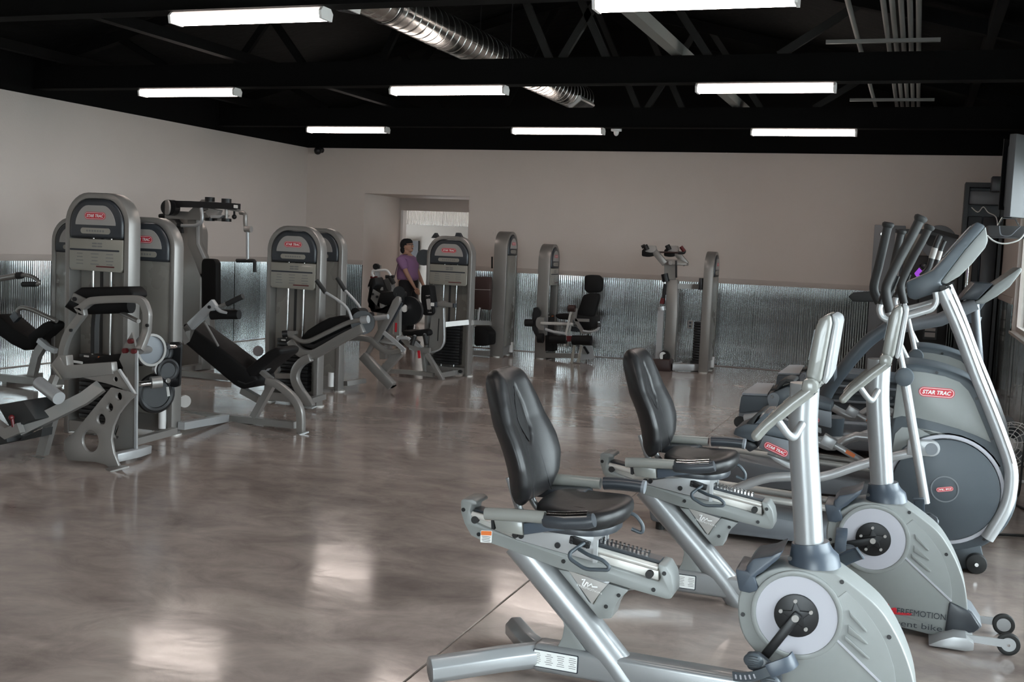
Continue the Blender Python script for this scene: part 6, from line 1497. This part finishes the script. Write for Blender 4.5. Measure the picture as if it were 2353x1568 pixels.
# joints of the whole figure
J_ = [(pel, (.15, .17)), (che + V((0, 0, -.12)), (.135, .16)), (che, (.13, .16)), (sh, (.10, .15)), (nek, .052), (h0 + V((0, 0, -.05)), .06), (h0 + V((.0, 0, .04)), .075)]
E_ = [(0, 1), (1, 2), (2, 3), (3, 4), (4, 5), (5, 6)]
def limb(start, pts):
    i0 = start
    for p, r in pts: J_.append((V(p), r)); E_.append((i0, len(J_) - 1)); i0 = len(J_) - 1
arms = {}
for s in (-1, 1):
    y = PY + s * .17
    shx = sh + V((.0, s * .17, .0))
    el = V((pp_(815, 1010).x, y + s * .04, pp_(815, 1010).z)); wr_ = V((pp_(893, 1170).x, y, pp_(893, 1170).z)) + V((0, 0, .02 if s > 0 else 0))
    limb(3, [(shx, .062), (shx.lerp(el, .5), .048), (el, .040), (el.lerp(wr_, .5), .034), (wr_, .024), (wr_ + (wr_ - el).normalized() * .06, (.018, .034))])
    arms[s] = (shx, el, wr_)
    hx = pel + V((0, s * .085, -.06)); kn = V((pel.x + .04, PY + s * .10, .50)); an = V((pel.x - .02 + .02 * s, PY + s * .10, .09))
    limb(0, [(hx, (.10, .10)), (hx.lerp(kn, .5), .083), (kn, .06), (kn.lerp(an, .4), .055), (an, .038), (an + V((.07, 0, -.045)), (.035, .04)), (an + V((.17, 0, -.06)), (.022, .035))])
body = skinmesh('body', J_, E_, skin)
# fingers, each its own chain out of the palm
for s in (-1, 1):
    shx, el, wr_ = arms[s]; d = (wr_ - el).normalized(); pm = wr_ + d * .075; fo = V((1, 0, .25)).normalized()
    for k in range(4):
        w_ = fo * (.027 - .018 * k); L = (.062, .072, .068, .052)[k]
        a = pm + w_; part('finger', G().tube([a - d * .02, a + d * L * .4, a + d * L * .75 + V((-.004, -s * .008, 0)), a + d * L + V((-.008, -s * .018, 0))], .008, 8, scale=[1.05, 1, .9, .7]), skin, per)
    part('thumb', G().tube([wr_ + d * .03 + fo * .02, wr_ + d * .06 + fo * .045, wr_ + d * .095 + fo * .048], .009, 8, scale=[1.1, 1, .75]), skin, per)
# face in profile, looking right and slightly up
f = V((1, 0, .18)).normalized(); hup = V((-.18, 0, 1)).normalized()
hd_ = part('head', G().sph(h0 + V((.005, 0, .0)), (.088, .072, .105), 22, 14).sph(h0 + f * .038 - hup * .062, (.048, .048, .045), 16, 10), skin, per, angle=80)
part('nose', G().tube([h0 + f * .082 + hup * .015, h0 + f * .102 - hup * .022, h0 + f * .080 - hup * .030], .011, 8, scale=[.6, 1.1, .8]), skin, hd_)
for s in (-1, 1):
    part('eye', G().sph(h0 + f * .076 + hup * .012 + V((0, s * .030, 0)), .011), paper, hd_)
    part('ear', G().sph(h0 + V((-.005, s * .073, -.012)), (.020, .010, .030)), skin, hd_)
part('mouth', G().tube([h0 + f * .082 - hup * .055 + V((0, -.020, 0)), h0 + f * .086 - hup * .054, h0 + f * .082 - hup * .055 + V((0, .020, 0))], .006, 6), redplastic, hd_)
part('glasses', G().tube([h0 + f * .0 + hup * .02 + V((0, -.075, 0)), h0 + f * .085 + hup * .012 + V((0, -.045, 0)), h0 + f * .092 + hup * .012, h0 + f * .085 + hup * .012 + V((0, .045, 0)), h0 + hup * .02 + V((0, .075, 0))], .005, 6), ironblack, hd_)
hair = G().sph(h0 + V((-.035, 0, .02)), (.088, .085, .10), 18, 12).sph(h0 + V((-.06, 0, -.06)), (.055, .072, .065), 16, 10)
part('hair', hair, cloth_black, per, angle=80)
part('cap', G().tube([h0 + V((-.015, 0, .035)), h0 + V((-.02, 0, .07)), h0 + V((-.028, 0, .10)), h0 + V((-.03, 0, .118))], .098, 22, scale=[1.02, 1.0, .75, .35]), cloth_black, per, angle=70)
# clothes follow the body
sj = [(pel + V((0, 0, .02)), (.19, .20)), (pel + V((0, 0, .10)), (.185, .195)), (che + V((.0, 0, -.12)), (.180, .185)), (che + V((.03, 0, 0)), (.185, .185)), (sh + V((.0, 0, -.01)), (.112, .165)), (nek + V((-.0, 0, -.035)), .066)]
se_ = [(0, 1), (1, 2), (2, 3), (3, 4), (4, 5)]
for s in (-1, 1):
    shx, el, wr_ = arms[s]
    sj += [(shx + V((0, 0, -.01)), .080), (shx.lerp(el, .55), .072), (shx.lerp(el, .85), .066)]; n_ = len(sj); se_ += [(4, n_ - 3), (n_ - 3, n_ - 2), (n_ - 2, n_ - 1)]
skinmesh('shirt', sj, se_, shirt)
tj = [(pel + V((0, 0, .10)), (.165, .175)), (pel, (.185, .195))]; te_2 = [(0, 1)]
for s in (-1, 1):
    hx = pel + V((0, s * .09, -.08)); kn = V((pel.x + .04, PY + s * .10, .50)); an = V((pel.x - .02 + .02 * s, PY + s * .10, .10))
    tj += [(hx, .112), (hx.lerp(kn, .5), .098), (kn, .076), (an, .062)]; n_ = len(tj); te_2 += [(1, n_ - 4), (n_ - 4, n_ - 3), (n_ - 3, n_ - 2), (n_ - 2, n_ - 1)]
skinmesh('trousers', tj, te_2, cloth_black)
for s in (-1, 1):
    an = V((pel.x - .02 + .02 * s, PY + s * .10, .0))
    part('shoe', G().prism([an + V((-.06, -.045, 0)), an + V((.20, -.045, 0)), an + V((.20, -.045, .035)), an + V((.10, -.045, .075)), an + V((.04, -.045, .11)), an + V((-.06, -.045, .10))], (0, .09, 0)), ironblack, per, bevel=.02, seg=2)
part('bag_strap', G().bar(cr([nek + V((.05, -.10, -.01)), V((pp_(745, 830).x, PY - .175, pp_(745, 830).z)), V((pp_(705, 960).x, PY - .19, pp_(705, 960).z)), V((pp_(668, 1090).x, PY - .17, pp_(668, 1090).z))], 4), .03, .006), strapm, per)
